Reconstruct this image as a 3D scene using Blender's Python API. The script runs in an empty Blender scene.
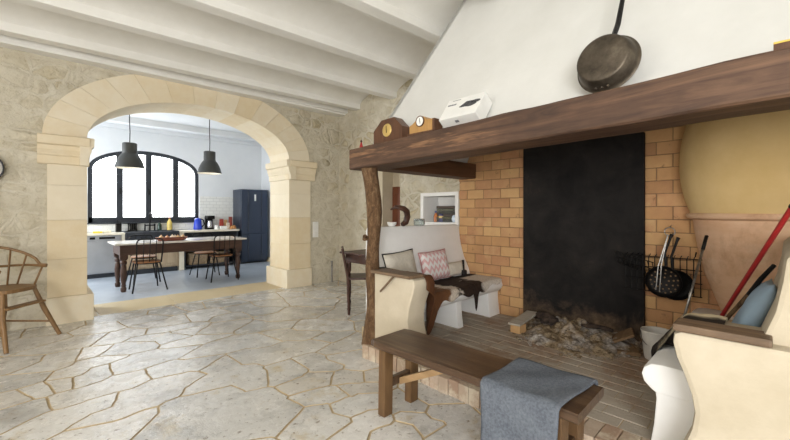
import bpy, bmesh, math, random
from mathutils import Vector, Matrix, noise
random.seed(7)
SC = bpy.context.scene
COL = SC.collection
PI = math.pi

# ------------------------------------------------------------------ camera, sky, lights, exposure
cam_d = bpy.data.cameras.new('camera'); cam = bpy.data.objects.new('camera', cam_d); COL.objects.link(cam)
cam_d.sensor_width = 36.0; cam_d.lens = 36.0 * 372 / 790; cam_d.shift_y = -8 / 790; cam_d.clip_start = 0.02
cam.location = (0, 0, 1.25); cam.rotation_euler = (PI / 2, 0, -math.atan2(.6947, .7193))
SC.camera = cam
w = bpy.data.worlds.new('sky'); SC.world = w; w.use_nodes = True
wn = w.node_tree; bg = wn.nodes['Background']
bg.inputs[0].default_value = (0.93, 0.97, 1.0, 1); bg.inputs[1].default_value = 7.0

def area(name, loc, target, sx, sy, power, color=(1, 1, 1)):
    l = bpy.data.lights.new(name, 'AREA'); l.shape = 'RECTANGLE'; l.size = sx; l.size_y = sy
    l.energy = power; l.color = color
    o = bpy.data.objects.new(name, l); COL.objects.link(o); o.location = loc
    o.rotation_euler = (Vector(target) - Vector(loc)).to_track_quat('-Z', 'Y').to_euler()
    return o
area('daylight_rear', (-2.9, -0.6, 1.7), (1.5, 1.6, 1.0), 2.4, 2.0, 48, (.98, .99, 1))
area('daylight_side', (-3.0, 2.9, 1.8), (3, 2.6, 1.2), 2.4, 2.0, 48, (1, .985, .96))
area('daylight_back', (-2.2, -2.6, 1.5), (3.4, 1.8, .7), 2.6, 2.0, 235, (.98, .99, 1))
area('fill_kitchen', (-0.9, 8.0, 1.7), (3, 7.7, 1.1), 1.6, 1.5, 95, (.93, .97, 1))  # added fill lamp by the unseen left wall, brightens the kitchen
SC.view_settings.view_transform = 'Standard'; SC.view_settings.look = 'None'
SC.view_settings.exposure = 0.28; SC.view_settings.gamma = 1.0; SC.view_settings.use_curve_mapping = False

# ------------------------------------------------------------------ materials
def srgb(r, g, b):
    f = lambda c: (c / 255 / 12.92) if c / 255 <= .04045 else ((c / 255 + .055) / 1.055) ** 2.4
    return (f(r), f(g), f(b), 1)

class NT:
    def __init__(s, name, rough=.6, metallic=0.0, spec=.5):
        s.m = bpy.data.materials.new(name); s.m.use_nodes = True; s.t = s.m.node_tree
        s.p = s.t.nodes['Principled BSDF']
        s.p.inputs['Roughness'].default_value = rough; s.p.inputs['Metallic'].default_value = metallic
        s.p.inputs['Specular IOR Level'].default_value = spec
        s._tc = None
    def n(s, typ, **kw):
        x = s.t.nodes.new(typ)
        for k, v in kw.items():
            if k.startswith('i_'):
                x.inputs[int(k[2:]) if k[2:].isdigit() else k[2:].replace('_', ' ')].default_value = v
            else: setattr(x, k, v)
        return x
    def l(s, a, b): s.t.links.new(a, b)
    def obj(s, scale=(1, 1, 1), rot=(0, 0, 0), loc=(0, 0, 0)):
        if s._tc is None: s._tc = s.n('ShaderNodeTexCoord')
        mp = s.n('ShaderNodeMapping'); mp.inputs['Scale'].default_value = scale
        mp.inputs['Rotation'].default_value = rot; mp.inputs['Location'].default_value = loc
        s.l(s._tc.outputs['Object'], mp.inputs[0]); return mp.outputs[0]
    def noise(s, vec, scale, detail=4, rough=.6, dist=0):
        x = s.n('ShaderNodeTexNoise'); x.inputs['Scale'].default_value = scale
        x.inputs['Detail'].default_value = detail; x.inputs['Roughness'].default_value = rough
        x.inputs['Distortion'].default_value = dist; s.l(vec, x.inputs['Vector']); return x.outputs['Fac']
    def ramp(s, fac, stops):
        r = s.n('ShaderNodeValToRGB'); e = r.color_ramp.elements
        while len(e) < len(stops): e.new(.5)
        for q, (p, c) in zip(e, stops): q.position = p; q.color = c if len(c) == 4 else srgb(*c)
        s.l(fac, r.inputs[0]); return r.outputs[0]
    def mix(s, fac, a, b, mode='MIX'):
        x = s.n('ShaderNodeMix', data_type='RGBA', blend_type=mode)
        for v, i in ((fac, 0), (a, 6), (b, 7)):
            if hasattr(v, 'links'): s.l(v, x.inputs[i])
            else: x.inputs[i].default_value = v
        return x.outputs[2]
    def math(s, op, a, b=0.0):
        x = s.n('ShaderNodeMath', operation=op)
        for i, v in enumerate((a, b)):
            if hasattr(v, 'links'): s.l(v, x.inputs[i])
            else: x.inputs[i].default_value = v
        return x.outputs[0]
    def bump(s, h, strength=.3, dist=.01):
        x = s.n('ShaderNodeBump'); x.inputs['Strength'].default_value = strength; x.inputs['Distance'].default_value = dist
        s.l(h, x.inputs['Height']); s.l(x.outputs[0], s.p.inputs['Normal'])
    def color(s, c):
        if hasattr(c, 'links'): s.l(c, s.p.inputs['Base Color'])
        else: s.p.inputs['Base Color'].default_value = c
    def rgh(s, c): s.l(c, s.p.inputs['Roughness'])

def plain(name, rgb, rough=.5, metallic=0.0, var=.08, scale=12, bump=0.0, spec=.5):
    t = NT(name, rough, metallic, spec)
    f = t.noise(t.obj(), scale)
    c = srgb(*rgb); d = tuple(x * (1 - 2.5 * var) for x in c[:3]) + (1,); e = tuple(min(1, x * (1 + 1.5 * var)) for x in c[:3]) + (1,)
    t.color(t.ramp(f, [(.3, d), (.7, e)]))
    if bump: t.bump(t.noise(t.obj(), scale * 4), bump, .01)
    return t.m
def plaster(name, lo, hi, scale=2.5, rough=.9, bump=.25, bscale=25):
    t = NT(name, rough, spec=.2)
    f = t.noise(t.obj(), scale, 6, .65)
    t.color(t.ramp(f, [(.3, lo), (.7, hi)]))
    a = t.noise(t.obj(), bscale, 5, .6); t.bump(a, bump, .012); return t.m
def wood(name, stops, axis='y', scale=1.0, rough=.5, bump=.2, wear=None, spec=.4):
    t = NT(name, rough, spec=spec)
    st = {'x': (1.2, 16, 16), 'y': (16, 1.2, 16), 'z': (16, 16, 1.2)}[axis]
    v = t.obj(tuple(q * scale for q in st))
    f = t.noise(v, 1.6, 6, .65, .8); g = t.noise(t.obj((1, 1, 1)), 3.5 * scale, 4)
    h = t.math('ADD', t.math('MULTIPLY', f, .7), t.math('MULTIPLY', g, .3))
    c = t.ramp(h, stops)
    if wear:
        m = t.ramp(t.noise(t.obj(tuple(.35 * q * scale for q in st)), 2.2, 5, .7), [(.60, (0, 0, 0, 1)), (.70, (1, 1, 1, 1))])
        c = t.mix(m, c, srgb(*wear))
    t.color(c); t.bump(f, bump, .01); return t.m

M = {}
M['white_ceiling'] = plaster('white_ceiling', (222, 219, 211), (236, 234, 228), 1.2, .9, .08, 14)
M['hood'] = plaster('hood_plaster', (208, 207, 201), (220, 219, 214), 1.5, .9, .1, 18)
M['bench_plaster'] = plaster('bench_plaster', (188, 175, 150), (210, 198, 176), 2.2, .85, .22, 30)
M['white_plaster'] = plaster('white_plaster', (234, 232, 228), (243, 242, 239), 2.5, .85, .15, 25)
M['ochre_plaster'] = plaster('ochre_plaster', (208, 176, 118), (224, 194, 140), 2.2, .8, .12, 12)
M['terracotta'] = plaster('terracotta', (206, 162, 122), (224, 186, 148), 3, .75, .12, 20)
def m_terracotta():
    t = NT('terracotta', .75, spec=.25); f = t.noise(t.obj((1, 1, 3)), 2.4, 6, .65); g = t.noise(t.obj((1, 1, .6)), 5, 6, .7)
    c = t.ramp(f, [(.3, (210, 166, 130)), (.55, (222, 184, 150)), (.75, (230, 200, 170))])
    t.color(t.mix(.35, c, t.ramp(g, [(.34, (170, 132, 102)), (.5, (255, 255, 255))]), 'MULTIPLY')); t.bump(g, .15, .012); return t.m
M['terracotta'] = m_terracotta()
M['kitchen_wall'] = plaster('kitchen_wall', (216, 219, 222), (226, 228, 230), 1.5, .9, .04, 20)
M['dark_metal'] = plain('dark_metal', (54, 58, 65), .4, .3)
M['black_iron'] = plain('black_iron', (26, 24, 23), .5, .6, .15, 25, .3)
M['chrome'] = plain('chrome', (200, 200, 200), .2, 1.0)
M['steel_rod'] = plain('steel_rod', (150, 146, 140), .35, .8, .2, 40)
M['white_paint'] = plain('white_paint', (232, 231, 226), .6, 0, .02)
M['red_paint'] = plain('red_paint', (164, 40, 40), .35, 0, .06)

def m_rubble():
    t = NT('rubble_stone', .9, spec=.2)
    v0 = t.obj((1, 1, 1)); vs_ = t.obj((1, 1, 1.35), (0, .0, .0))
    nz = t.n('ShaderNodeTexNoise'); nz.inputs['Scale'].default_value = 3.0; nz.inputs['Detail'].default_value = 4; t.l(v0, nz.inputs['Vector'])
    dv = t.mix(.12, vs_, nz.outputs['Color'], 'LINEAR_LIGHT')
    ve = t.n('ShaderNodeTexVoronoi', feature='F1'); ve.inputs['Scale'].default_value = 4.6; t.l(dv, ve.inputs['Vector'])
    vd = t.n('ShaderNodeTexVoronoi', feature='DISTANCE_TO_EDGE'); vd.inputs['Scale'].default_value = 4.6; t.l(dv, vd.inputs['Vector'])
    sep = t.n('ShaderNodeSeparateColor'); t.l(ve.outputs['Color'], sep.inputs[0])
    stone = t.ramp(sep.outputs[0], [(0, (186, 175, 151)), (.35, (200, 190, 168)), (.55, (194, 180, 148)), (.8, (208, 200, 180)), (1, (188, 176, 148))])
    n1 = t.noise(v0, 7, 6, .7)
    e = t.math('ADD', vd.outputs['Distance'], t.math('MULTIPLY', t.math('SUBTRACT', n1, .5), .16))
    m = t.ramp(e, [(.05, (1, 1, 1, 1)), (.12, (0, 0, 0, 1))])
    cover = t.ramp(t.noise(v0, 2.2, 4, .6), [(.34, (0, 0, 0, 1)), (.54, (1, 1, 1, 1))])
    m2 = t.math('MAXIMUM', m, t.math('MULTIPLY', cover, .75))
    mortar = t.ramp(t.noise(v0, 5, 6), [(.3, (190, 181, 160)), (.7, (212, 205, 188))])
    c = t.mix(m2, stone, mortar)
    d = t.ramp(t.noise(v0, 16, 7, .75), [(.32, (168, 152, 122)), (.46, (255, 255, 255))])
    crev = t.ramp(e, [(.085, (255, 255, 255)), (.115, (176, 160, 130)), (.15, (255, 255, 255))])
    c = t.mix(t.math('MULTIPLY', t.math('SUBTRACT', 1.0, cover), .40), c, crev, 'MULTIPLY')
    t.color(t.mix(.4, c, d, 'MULTIPLY'))
    rise = t.ramp(e, [(.04, (.25, .25, .25, 1)), (.10, (0, 0, 0, 1)), (.30, (.8, .8, .8, 1)), (.5, (1, 1, 1, 1))])
    h = t.math('ADD', t.math('MULTIPLY', rise, t.math('SUBTRACT', 1.0, t.math('MULTIPLY', cover, .7))), t.math('MULTIPLY', t.noise(v0, 12, 6, .7), .5))
    t.bump(h, .9, .04); return t.m
M['rubble'] = m_rubble()

def m_island(name, stops, rough, bump, bscale, stain=None, spec=.3, sc=6, bd=.02):
    t = NT(name, rough, spec=spec)
    g = t.n('ShaderNodeNewGeometry')
    f = t.noise(t.obj(), sc, 6, .65)
    h = t.math('ADD', t.math('MULTIPLY', g.outputs['Random Per Island'], .62), t.math('MULTIPLY', f, .38))
    c = t.ramp(h, stops)
    if stain:
        k = t.ramp(t.noise(t.obj(), stain[1], 7, .72), [(stain[2], (1, 1, 1, 1)), (stain[3], (0, 0, 0, 1))])
        c = t.mix(k, c, srgb(*stain[0]))
    t.color(c); t.bump(t.noise(t.obj(), bscale, 6, .7), bump, bd)
    return t
M['ashlar'] = m_island('ashlar', [(.1, (218, 204, 176)), (.4, (228, 217, 194)), (.6, (220, 202, 168)), (.9, (232, 223, 203))], .85, .18, 14).m
M['brick'] = m_island('firebrick', [(.12, (164, 120, 86)), (.35, (192, 148, 102)), (.55, (206, 166, 116)), (.75, (184, 136, 98)), (.9, (212, 178, 128))], .85, .25, 30, ((128, 98, 70), 7, .30, .38)).m
fl = m_island('flagstone', [(.15, (188, 186, 181)), (.4, (216, 214, 209)), (.6, (200, 195, 186)), (.85, (226, 224, 220))], .34, .6, 13, ((192, 178, 150), 3.0, .32, .44), .5, 4, .008)
_pn = fl.noise(fl.obj(), 26, 5, .65)
_pits = fl.ramp(_pn, [(.33, (140, 124, 100)), (.41, (255, 255, 255))])
_gp = fl.ramp(fl.noise(fl.obj(), 2.6, 6, .7), [(.36, (176, 176, 178)), (.50, (255, 255, 255))])
_bc = fl.p.inputs['Base Color'].links[0].from_socket
fl.color(fl.mix(.75, fl.mix(.5, _bc, _gp, 'MULTIPLY'), _pits, 'MULTIPLY'))
fl.rgh(fl.ramp(fl.noise(fl.obj(), 6, 5), [(.3, (.14,) * 3 + (1,)), (.7, (.36,) * 3 + (1,))]))
M['flagstone'] = fl.m
M['grout'] = plaster('floor_grout', (168, 148, 116), (198, 180, 148), 8, .9, .4, 40)
M['hearth_tile'] = m_island('hearth_tile', [(.1, (142, 114, 92)), (.4, (160, 134, 112)), (.7, (150, 123, 100)), (.9, (172, 150, 130))], .8, .3, 22, ((176, 165, 150), 2.2, .46, .64)).m
M['edge_brick'] = m_island('edge_brick', [(.1, (160, 134, 112)), (.4, (190, 168, 146)), (.7, (172, 144, 122)), (.9, (208, 192, 172))], .8, .3, 22, ((208, 194, 172), 6, .40, .52)).m

# woods
M['mantel'] = wood('mantel_wood', [(.30, (46, 32, 24)), (.5, (82, 59, 44)), (.70, (118, 89, 67))], 'y', .8, .6, .35, wear=(150, 112, 80))
M['side_beam'] = wood('side_beam_wood', [(.3, (62, 40, 26)), (.7, (108, 74, 50))], 'x', .8, .6, .35)
M['bench_wood'] = wood('bench_wood', [(.3, (50, 36, 25)), (.5, (80, 60, 44)), (.72, (112, 90, 68))], 'y', .8, .38, .3, wear=(116, 98, 78))
M['bench_leg'] = wood('bench_leg_wood', [(.3, (70, 50, 31)), (.5, (100, 74, 47)), (.72, (130, 100, 66))], 'z', .8, .5, .3)
M['raw_wood'] = wood('raw_wood', [(.3, (140, 110, 74)), (.7, (182, 150, 110))], 'y', 1, .6, .2)
M['arm_wood'] = wood('arm_wood', [(.3, (86, 68, 52)), (.7, (136, 112, 88))], 'y', 1, .55, .3)
M['chair_wood'] = wood('highchair_wood', [(.3, (106, 78, 48)), (.7, (148, 114, 74))], 'z', 1, .45, .15)
M['table_wood'] = wood('table_wood', [(.3, (50, 32, 25)), (.7, (86, 59, 46))], 'x', .8, .45, .2)
M['dark_wood'] = wood('dark_wood', [(.3, (52, 34, 28)), (.7, (88, 60, 48))], 'z', 1, .4, .1)
M['clock_wood'] = wood('clock_wood', [(.3, (70, 45, 31)), (.7, (106, 72, 50))], 'z', 2, .35, .05)
M['oak'] = wood('oak', [(.3, (156, 116, 66)), (.7, (192, 150, 94))], 'z', 2, .35, .05)
M['cabinet_wood'] = wood('cabinet_wood', [(.3, (150, 128, 102)), (.7, (196, 176, 148))], 'z', .7, .6, .1)
M['door_wood'] = wood('door_wood', [(.3, (98, 52, 34)), (.7, (128, 76, 52))], 'z', .7, .5, .1)
def m_bark():
    t = NT('bark', .85, spec=.2)
    f = t.noise(t.obj((12, 12, 5)), 2.2, 7, .75, .6)
    c = t.ramp(f, [(.3, (58, 42, 30)), (.5, (108, 82, 58)), (.72, (150, 124, 94))])
    k = t.ramp(t.noise(t.obj((4, 4, 1.2)), 2.2, 4, .6), [(.60, (0, 0, 0, 1)), (.68, (1, 1, 1, 1))])
    t.color(t.mix(k, c, srgb(206, 186, 152))); t.bump(f, .8, .03); return t.m
M['bark'] = m_bark()

# ------------------------------------------------------------------ mesh builder
class MB:
    def __init__(s): s.bm = bmesh.new()
    def box(s, x0, y0, z0, x1, y1, z1, mtx=None, bevel=0.0, seg=2):
        bm = bmesh.new(); bmesh.ops.create_cube(bm, size=1)
        for v in bm.verts: v.co = Vector(((x0 + x1) / 2 + v.co.x * (x1 - x0), (y0 + y1) / 2 + v.co.y * (y1 - y0), (z0 + z1) / 2 + v.co.z * (z1 - z0)))
        if bevel: bmesh.ops.bevel(bm, geom=bm.edges[:], offset=bevel, segments=seg, affect='EDGES', profile=.6)
        s.add(bm, mtx); return s
    def add(s, bm, mtx=None):
        if mtx is not None: bm.transform(mtx)
        me = bpy.data.meshes.new('tmp'); bm.to_mesh(me); bm.free(); s.bm.from_mesh(me); bpy.data.meshes.remove(me); return s
    def hexa(s, pts, bevel=0.0):            # 8 corners: bottom ring (4), top ring (4)
        bm = bmesh.new(); v = [bm.verts.new(p) for p in pts]
        for f in ((3, 2, 1, 0), (4, 5, 6, 7), (0, 1, 5, 4), (1, 2, 6, 5), (2, 3, 7, 6), (3, 0, 4, 7)): bm.faces.new([v[i] for i in f])
        bmesh.ops.recalc_face_normals(bm, faces=bm.faces)
        if bevel: bmesh.ops.bevel(bm, geom=bm.edges[:], offset=bevel, segments=2, affect='EDGES', profile=.6)
        s.add(bm); return s
    def prism(s, poly, axis, a, b, bevel=0.0, mtx=None):     # axis 'x': poly=(y,z); 'y': (x,z); 'z': (x,y)
        bm = bmesh.new()
        P = {'x': lambda p, t: (t, p[0], p[1]), 'y': lambda p, t: (p[0], t, p[1]), 'z': lambda p, t: (p[0], p[1], t)}[axis]
        A = [bm.verts.new(P(p, a)) for p in poly]; B = [bm.verts.new(P(p, b)) for p in poly]
        n = len(poly); bm.faces.new(A); bm.faces.new(B[::-1])
        for i in range(n): bm.faces.new((A[i], B[i], B[(i + 1) % n], A[(i + 1) % n]))
        bmesh.ops.recalc_face_normals(bm, faces=bm.faces)
        if bevel:
            caps = [e for e in bm.edges if (e.verts[0] in A and e.verts[1] in A) or (e.verts[0] in B and e.verts[1] in B)]
            bmesh.ops.bevel(bm, geom=caps, offset=bevel, segments=2, affect='EDGES', profile=.6)
        s.add(bm, mtx); return s
    def tube(s, pts, r, seg=10, caps=True, mtx=None):
        pts = [Vector(p) for p in pts]; n = len(pts)
        rr = r if hasattr(r, '__len__') else [r] * n
        bm = bmesh.new(); rings = []; up = None
        for i, p in enumerate(pts):
            d = (pts[min(i + 1, n - 1)] - pts[max(i - 1, 0)]).normalized()
            if up is None: up = d.orthogonal().normalized()
            up = (up - d * up.dot(d)); up = up.normalized() if up.length > 1e-6 else d.orthogonal().normalized()
            q = d.cross(up)
            rings.append([bm.verts.new(p + (up * math.cos(2 * PI * k / seg) + q * math.sin(2 * PI * k / seg)) * rr[i]) for k in range(seg)])
        for i in range(n - 1):
            for k in range(seg):
                bm.faces.new((rings[i][k], rings[i][(k + 1) % seg], rings[i + 1][(k + 1) % seg], rings[i + 1][k]))
        if caps: bm.faces.new(rings[0][::-1]); bm.faces.new(rings[-1])
        bmesh.ops.recalc_face_normals(bm, faces=bm.faces)
        s.add(bm, mtx); return s
    def lathe(s, prof, center=(0, 0, 0), seg=20, mtx=None, a0=0, a1=2 * PI):
        bm = bmesh.new(); c = Vector(center); full = abs(a1 - a0 - 2 * PI) < 1e-6; rings = []
        m = seg if full else seg + 1
        for r, z in prof:
            rings.append([bm.verts.new(c + Vector((max(r, 1e-4) * math.cos(a0 + (a1 - a0) * k / seg), max(r, 1e-4) * math.sin(a0 + (a1 - a0) * k / seg), z))) for k in range(m)])
        for i in range(len(prof) - 1):
            for k in range(seg):
                k2 = (k + 1) % m
                bm.faces.new((rings[i][k], rings[i][k2], rings[i + 1][k2], rings[i + 1][k]))
        bmesh.ops.remove_doubles(bm, verts=bm.verts, dist=2e-4)
        bmesh.ops.recalc_face_normals(bm, faces=bm.faces)
        s.add(bm, mtx); return s
    def grid(s, fn, nu, nv, thick=0.0, close=True):      # fn(u,v)->point
        bm = bmesh.new(); V = [[bm.verts.new(fn(i / nu, j / nv)) for j in range(nv + 1)] for i in range(nu + 1)]
        for i in range(nu):
            for j in range(nv): bm.faces.new((V[i][j], V[i + 1][j], V[i + 1][j + 1], V[i][j + 1]))
        bmesh.ops.recalc_face_normals(bm, faces=bm.faces)
        if thick: bmesh.ops.solidify(bm, geom=bm.faces[:], thickness=thick)
        s.add(bm); return s
    def build(s, name, mat, parent=None, smooth=False, local=False, sharp=.7):
        bm = s.bm
        if parent is not None and not local: bm.transform(W[parent.name].inverted())
        if smooth:
            for f in bm.faces: f.smooth = len(f.verts) < 5
            for e in bm.edges:
                if len(e.link_faces) == 2 and e.calc_face_angle(0) > sharp: e.smooth = False
        me = bpy.data.meshes.new(name); bm.to_mesh(me); bm.free()
        for m_ in (mat if isinstance(mat, (list, tuple)) else [mat]): me.materials.append(m_)
        o = bpy.data.objects.new(name, me); COL.objects.link(o)
        if parent is not None: o.parent = parent; W[o.name] = W[parent.name]
        else: W[o.name] = Matrix.Identity(4)
        return o
W = {}
def tag(o, label=None, cat=None, group=None, kind=None):
    if label: o['label'] = label
    if cat: o['category'] = cat
    if group: o['group'] = group
    if kind: o['kind'] = kind
    return o
def thing(name, label, cat, loc=(0, 0, 0), rz=0, group=None):
    o = bpy.data.objects.new(name, None); COL.objects.link(o); o.location = loc; o.rotation_euler = (0, 0, rz); o.empty_display_size = .1
    W[o.name] = Matrix.Translation(loc) @ Matrix.Rotation(rz, 4, 'Z')
    return tag(o, label, cat, group)
def struct(name, mb, mat, **k):
    return tag(mb.build(name, mat, **k), kind='structure')
def kids(o): return [c for c in bpy.data.objects if c.parent == o]
def copy_tree(o, loc=None, rz=None, label=None, parent=None):
    c = o.copy(); COL.objects.link(c)
    if parent is not None: c.parent = parent
    if loc is not None: c.location = loc
    if rz is not None: c.rotation_euler = (0, 0, rz)
    if label: c['label'] = label
    for k in kids(o): copy_tree(k, parent=c)
    return c
def T(x, y, z): return Matrix.Translation((x, y, z))
def RX(a): return Matrix.Rotation(a, 4, 'X')
def RY(a): return Matrix.Rotation(a, 4, 'Y')
def RZ(a): return Matrix.Rotation(a, 4, 'Z')
def nz(p, s=1.0, o=0): return noise.noise(Vector((p[0] * s + o, p[1] * s - o, p[2] * s + 2 * o)))

# ------------------------------------------------------------------ FLOOR: flagstones in mortar
STROKES = [
 [(0.5,3.71),(0.7,3.75),(0.91,3.74)],[(0.54,4.61),(0.77,4.65)],[(0.51,4.16),(0.7,4.18)],[(0.91,4.6),(1.18,4.53)],[(0.82,4.34),(0.97,4.19)],
 [(0.22,3.83),(0.37,3.95)],[(0.25,3.61),(0.38,3.72)],[(0.17,3.32),(0.3,3.34),(0.45,3.37)],[(0.05,3.03),(0.18,3.03),(0.29,3.05)],
 [(0.31,2.89),(0.45,3.0),(0.64,3.06),(0.76,3.11)],[(0.24,2.68),(0.37,2.65)],[(0.13,3.62)],[(-0.1,3.24),(-0.04,3.3)],[(0.36,4.24)],
 [(0.16,4.67),(0.37,4.7)],[(0.05,4.14),(0.18,4.28)],[(-0.12,4.34)],[(-0.08,3.93)],[(0.01,3.6)],[(-0.1,3.57)],[(1.05,3.57),(1.28,3.62),(1.58,3.53)],
 [(1.29,3.18),(1.47,3.1),(1.71,3.1),(1.9,3.03)],[(0.8,3.37),(0.98,3.36)],[(0.93,2.88),(1.12,2.96),(1.17,2.72),(1.12,3.17)],
 [(0.55,2.51),(0.7,2.59),(0.9,2.66),(1.07,2.4),(1.12,2.15),(0.86,2.2),(0.68,2.31)],[(1.35,2.64),(1.48,2.72)],[(1.64,2.72),(1.7,2.56)],
 [(1.38,2.4),(1.55,2.4)],[(1.34,2.19),(1.48,2.12)],[(1.22,2.0),(1.26,1.82)],[(1.9,2.59),(1.93,2.39)],[(1.68,2.28),(1.74,2.23)],
 [(1.61,2.1),(1.69,2.02)],[(1.47,1.92),(1.59,1.9)],[(1.29,1.69),(1.45,1.7)],[(1.41,1.54),(1.52,1.49)],[(1.71,1.75),(1.76,1.63)],
 [(1.66,1.54),(1.64,1.44)],[(1.82,1.48),(1.83,1.34),(1.65,1.3)],[(1.97,1.73),(1.93,1.61)],[(1.85,2.16)],[(2.07,4.1),(2.38,4.17),(2.51,4.04)],
 [(2.16,3.58),(2.32,3.43)],[(1.8,3.56),(1.98,3.38)],[(2.1,3.1)],[(1.98,2.84),(2.17,2.87)],[(1.9,4.9),(2.06,4.61)],[(1.75,3.98),(1.93,3.86)],
 [(2.66,3.77),(2.83,3.74)],[(2.7,4.74),(2.82,4.46)],[(1.65,4.57)],[(1.38,4.77),(1.58,4.88)],[(0.95,4.8),(1.19,4.78)],[(1.32,4.16),(1.55,4.23)],
 [(1.03,3.98),(1.19,3.98)],[(1.17,4.31)],[(1.21,5.42)],[(1.48,5.45)],[(0.63,5.49),(0.81,5.55)],[(0.88,5.13)],[(-0.14,5.0),(-0.0,4.98)],]
def clip(poly, nx, ny, c):
    out = []
    for i in range(len(poly)):
        a, b = poly[i], poly[(i + 1) % len(poly)]
        da, db = a[0] * nx + a[1] * ny - c, b[0] * nx + b[1] * ny - c
        if da <= 0: out.append(a)
        if da * db < 0: t = da / (da - db); out.append((a[0] + (b[0] - a[0]) * t, a[1] + (b[1] - a[1]) * t))
    return out
FX0, FX1, FY0, FY1 = -3.3, 3.98, -3.0, 5.95
seeds = []
for i, st in enumerate(STROKES):
    for p in st: seeds.append((p[0], p[1], i))
nid = len(STROKES); tries = 0
rnd = random.Random(3)
while tries < 5000:
    tries += 1
    x, y = rnd.uniform(FX0, FX1), rnd.uniform(FY0, FY1)
    if all((x - q[0]) ** 2 + (y - q[1]) ** 2 > .34 ** 2 for q in seeds):
        seeds.append((x, y, nid))
        a = rnd.uniform(0, PI); x2, y2 = x + .2 * math.cos(a), y + .2 * math.sin(a)
        if all((x2 - q[0]) ** 2 + (y2 - q[1]) ** 2 > .27 ** 2 for q in seeds[:-1]): seeds.append((x2, y2, nid))
        nid += 1
fb = bmesh.new(); fid = fb.faces.layers.int.new('sid')
for i, (x, y, sid) in enumerate(seeds):
    poly = [(FX0, FY0), (FX1, FY0), (FX1, FY1), (FX0, FY1)]
    for j, (u, v, _) in sorted(enumerate(seeds), key=lambda q: (q[1][0] - x) ** 2 + (q[1][1] - y) ** 2)[1:30]:
        nx, ny = u - x, v - y
        if nx * nx + ny * ny < 1e-9: continue
        poly = clip(poly, nx, ny, (u * u + v * v - x * x - y * y) / 2)
        if len(poly) < 3: break
    if len(poly) < 3: continue
    f = fb.faces.new([fb.verts.new((p[0], p[1], 0)) for p in poly]); f[fid] = sid
bmesh.ops.remove_doubles(fb, verts=fb.verts, dist=.004)
inner = [e for e in fb.edges if len(e.link_faces) == 2 and e.link_faces[0][fid] == e.link_faces[1][fid]]
bmesh.ops.dissolve_edges(fb, edges=inner, use_verts=False)
bmesh.ops.bisect_edges(fb, edges=[e for e in fb.edges if e.calc_length() > .10], cuts=4)
for v in fb.verts:
    p = v.co * 3.3
    v.co.x += .022 * noise.noise(p) + .008 * noise.noise(p * 5); v.co.y += .022 * noise.noise(p + Vector((31, 7, 0))) + .008 * noise.noise(p * 5 + Vector((9, 7, 0)))
bmesh.ops.split_edges(fb, edges=fb.edges[:])
faces = fb.faces[:]
bmesh.ops.inset_individual(fb, faces=faces, thickness=.004, depth=0, use_even_offset=True)
rim = [f for f in fb.faces if f not in set(faces)]
bmesh.ops.delete(fb, geom=rim, context='FACES')
faces = fb.faces[:]
bmesh.ops.inset_individual(fb, faces=faces, thickness=.004, depth=0, use_even_offset=True)
tops = set(faces)
for f in faces:
    c = f.calc_center_median(); tx, ty = rnd.uniform(-.006, .006), rnd.uniform(-.006, .006)
    for v in f.verts: v.co.z = (v.co.x - c.x) * tx + (v.co.y - c.y) * ty
for v in fb.verts:
    if not any(f in tops for f in v.link_faces): v.co.z = -.010
for f in fb.faces: f.smooth = False; f.material_index = 0 if f in tops else 1
bmesh.ops.recalc_face_normals(fb, faces=fb.faces)
for f in fb.faces:
    if f.normal.z < 0: f.normal_flip()
mb = MB(); mb.add(fb)
flo = struct('floor', mb, [M['flagstone'], M['grout']])
struct('floor_mortar', MB().box(FX0, FY0, -.1, 4.2, 6.0, -.006), M['grout'])
thr = MB()
for i in range(5): thr.box(-.3 + i * .85, 5.7, -.1, .545 + i * .85, 6.42, .002, bevel=.006)
M['threshold'] = m_island('threshold_stone', [(.2, (190, 172, 138)), (.5, (206, 190, 156)), (.8, (198, 180, 146))], .55, .25, 12).m
struct('floor_threshold', thr, M['threshold'])
t = NT('kitchen_floor', .28); f_ = t.noise(t.obj(), 1.6, 6, .65)
t.color(t.ramp(f_, [(.3, (150, 160, 172)), (.7, (184, 192, 202))])); t.bump(t.noise(t.obj(), 30), .06, .01); M['kfloor'] = t.m
struct('floor_kitchen', MB().box(-1.5, 6.4, -.1, 4.6, 9.6, 0), M['kfloor'])

# ------------------------------------------------------------------ WALLS
ZC = 3.22
def arch_pts(cx, a, z0, b, n=28, a0=0, a1=PI): return [(cx - a * math.cos(a0 + (a1 - a0) * i / n), z0 + b * math.sin(a0 + (a1 - a0) * i / n)) for i in range(n + 1)]
ACX, AA, AZ, AB = 1.71, 1.28, 2.10, .63
poly = [(-3.3, -.1), (ACX - AA - .01, -.1)] + arch_pts(ACX, AA + .01, AZ, AB + .01) + [(ACX + AA + .01, -.1), (4.3, -.1), (4.3, ZC + .1), (-3.3, ZC + .1)]
struct('wall_arch', MB().prism(poly, 'y', 5.62, 6.27), M['rubble'])
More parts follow.
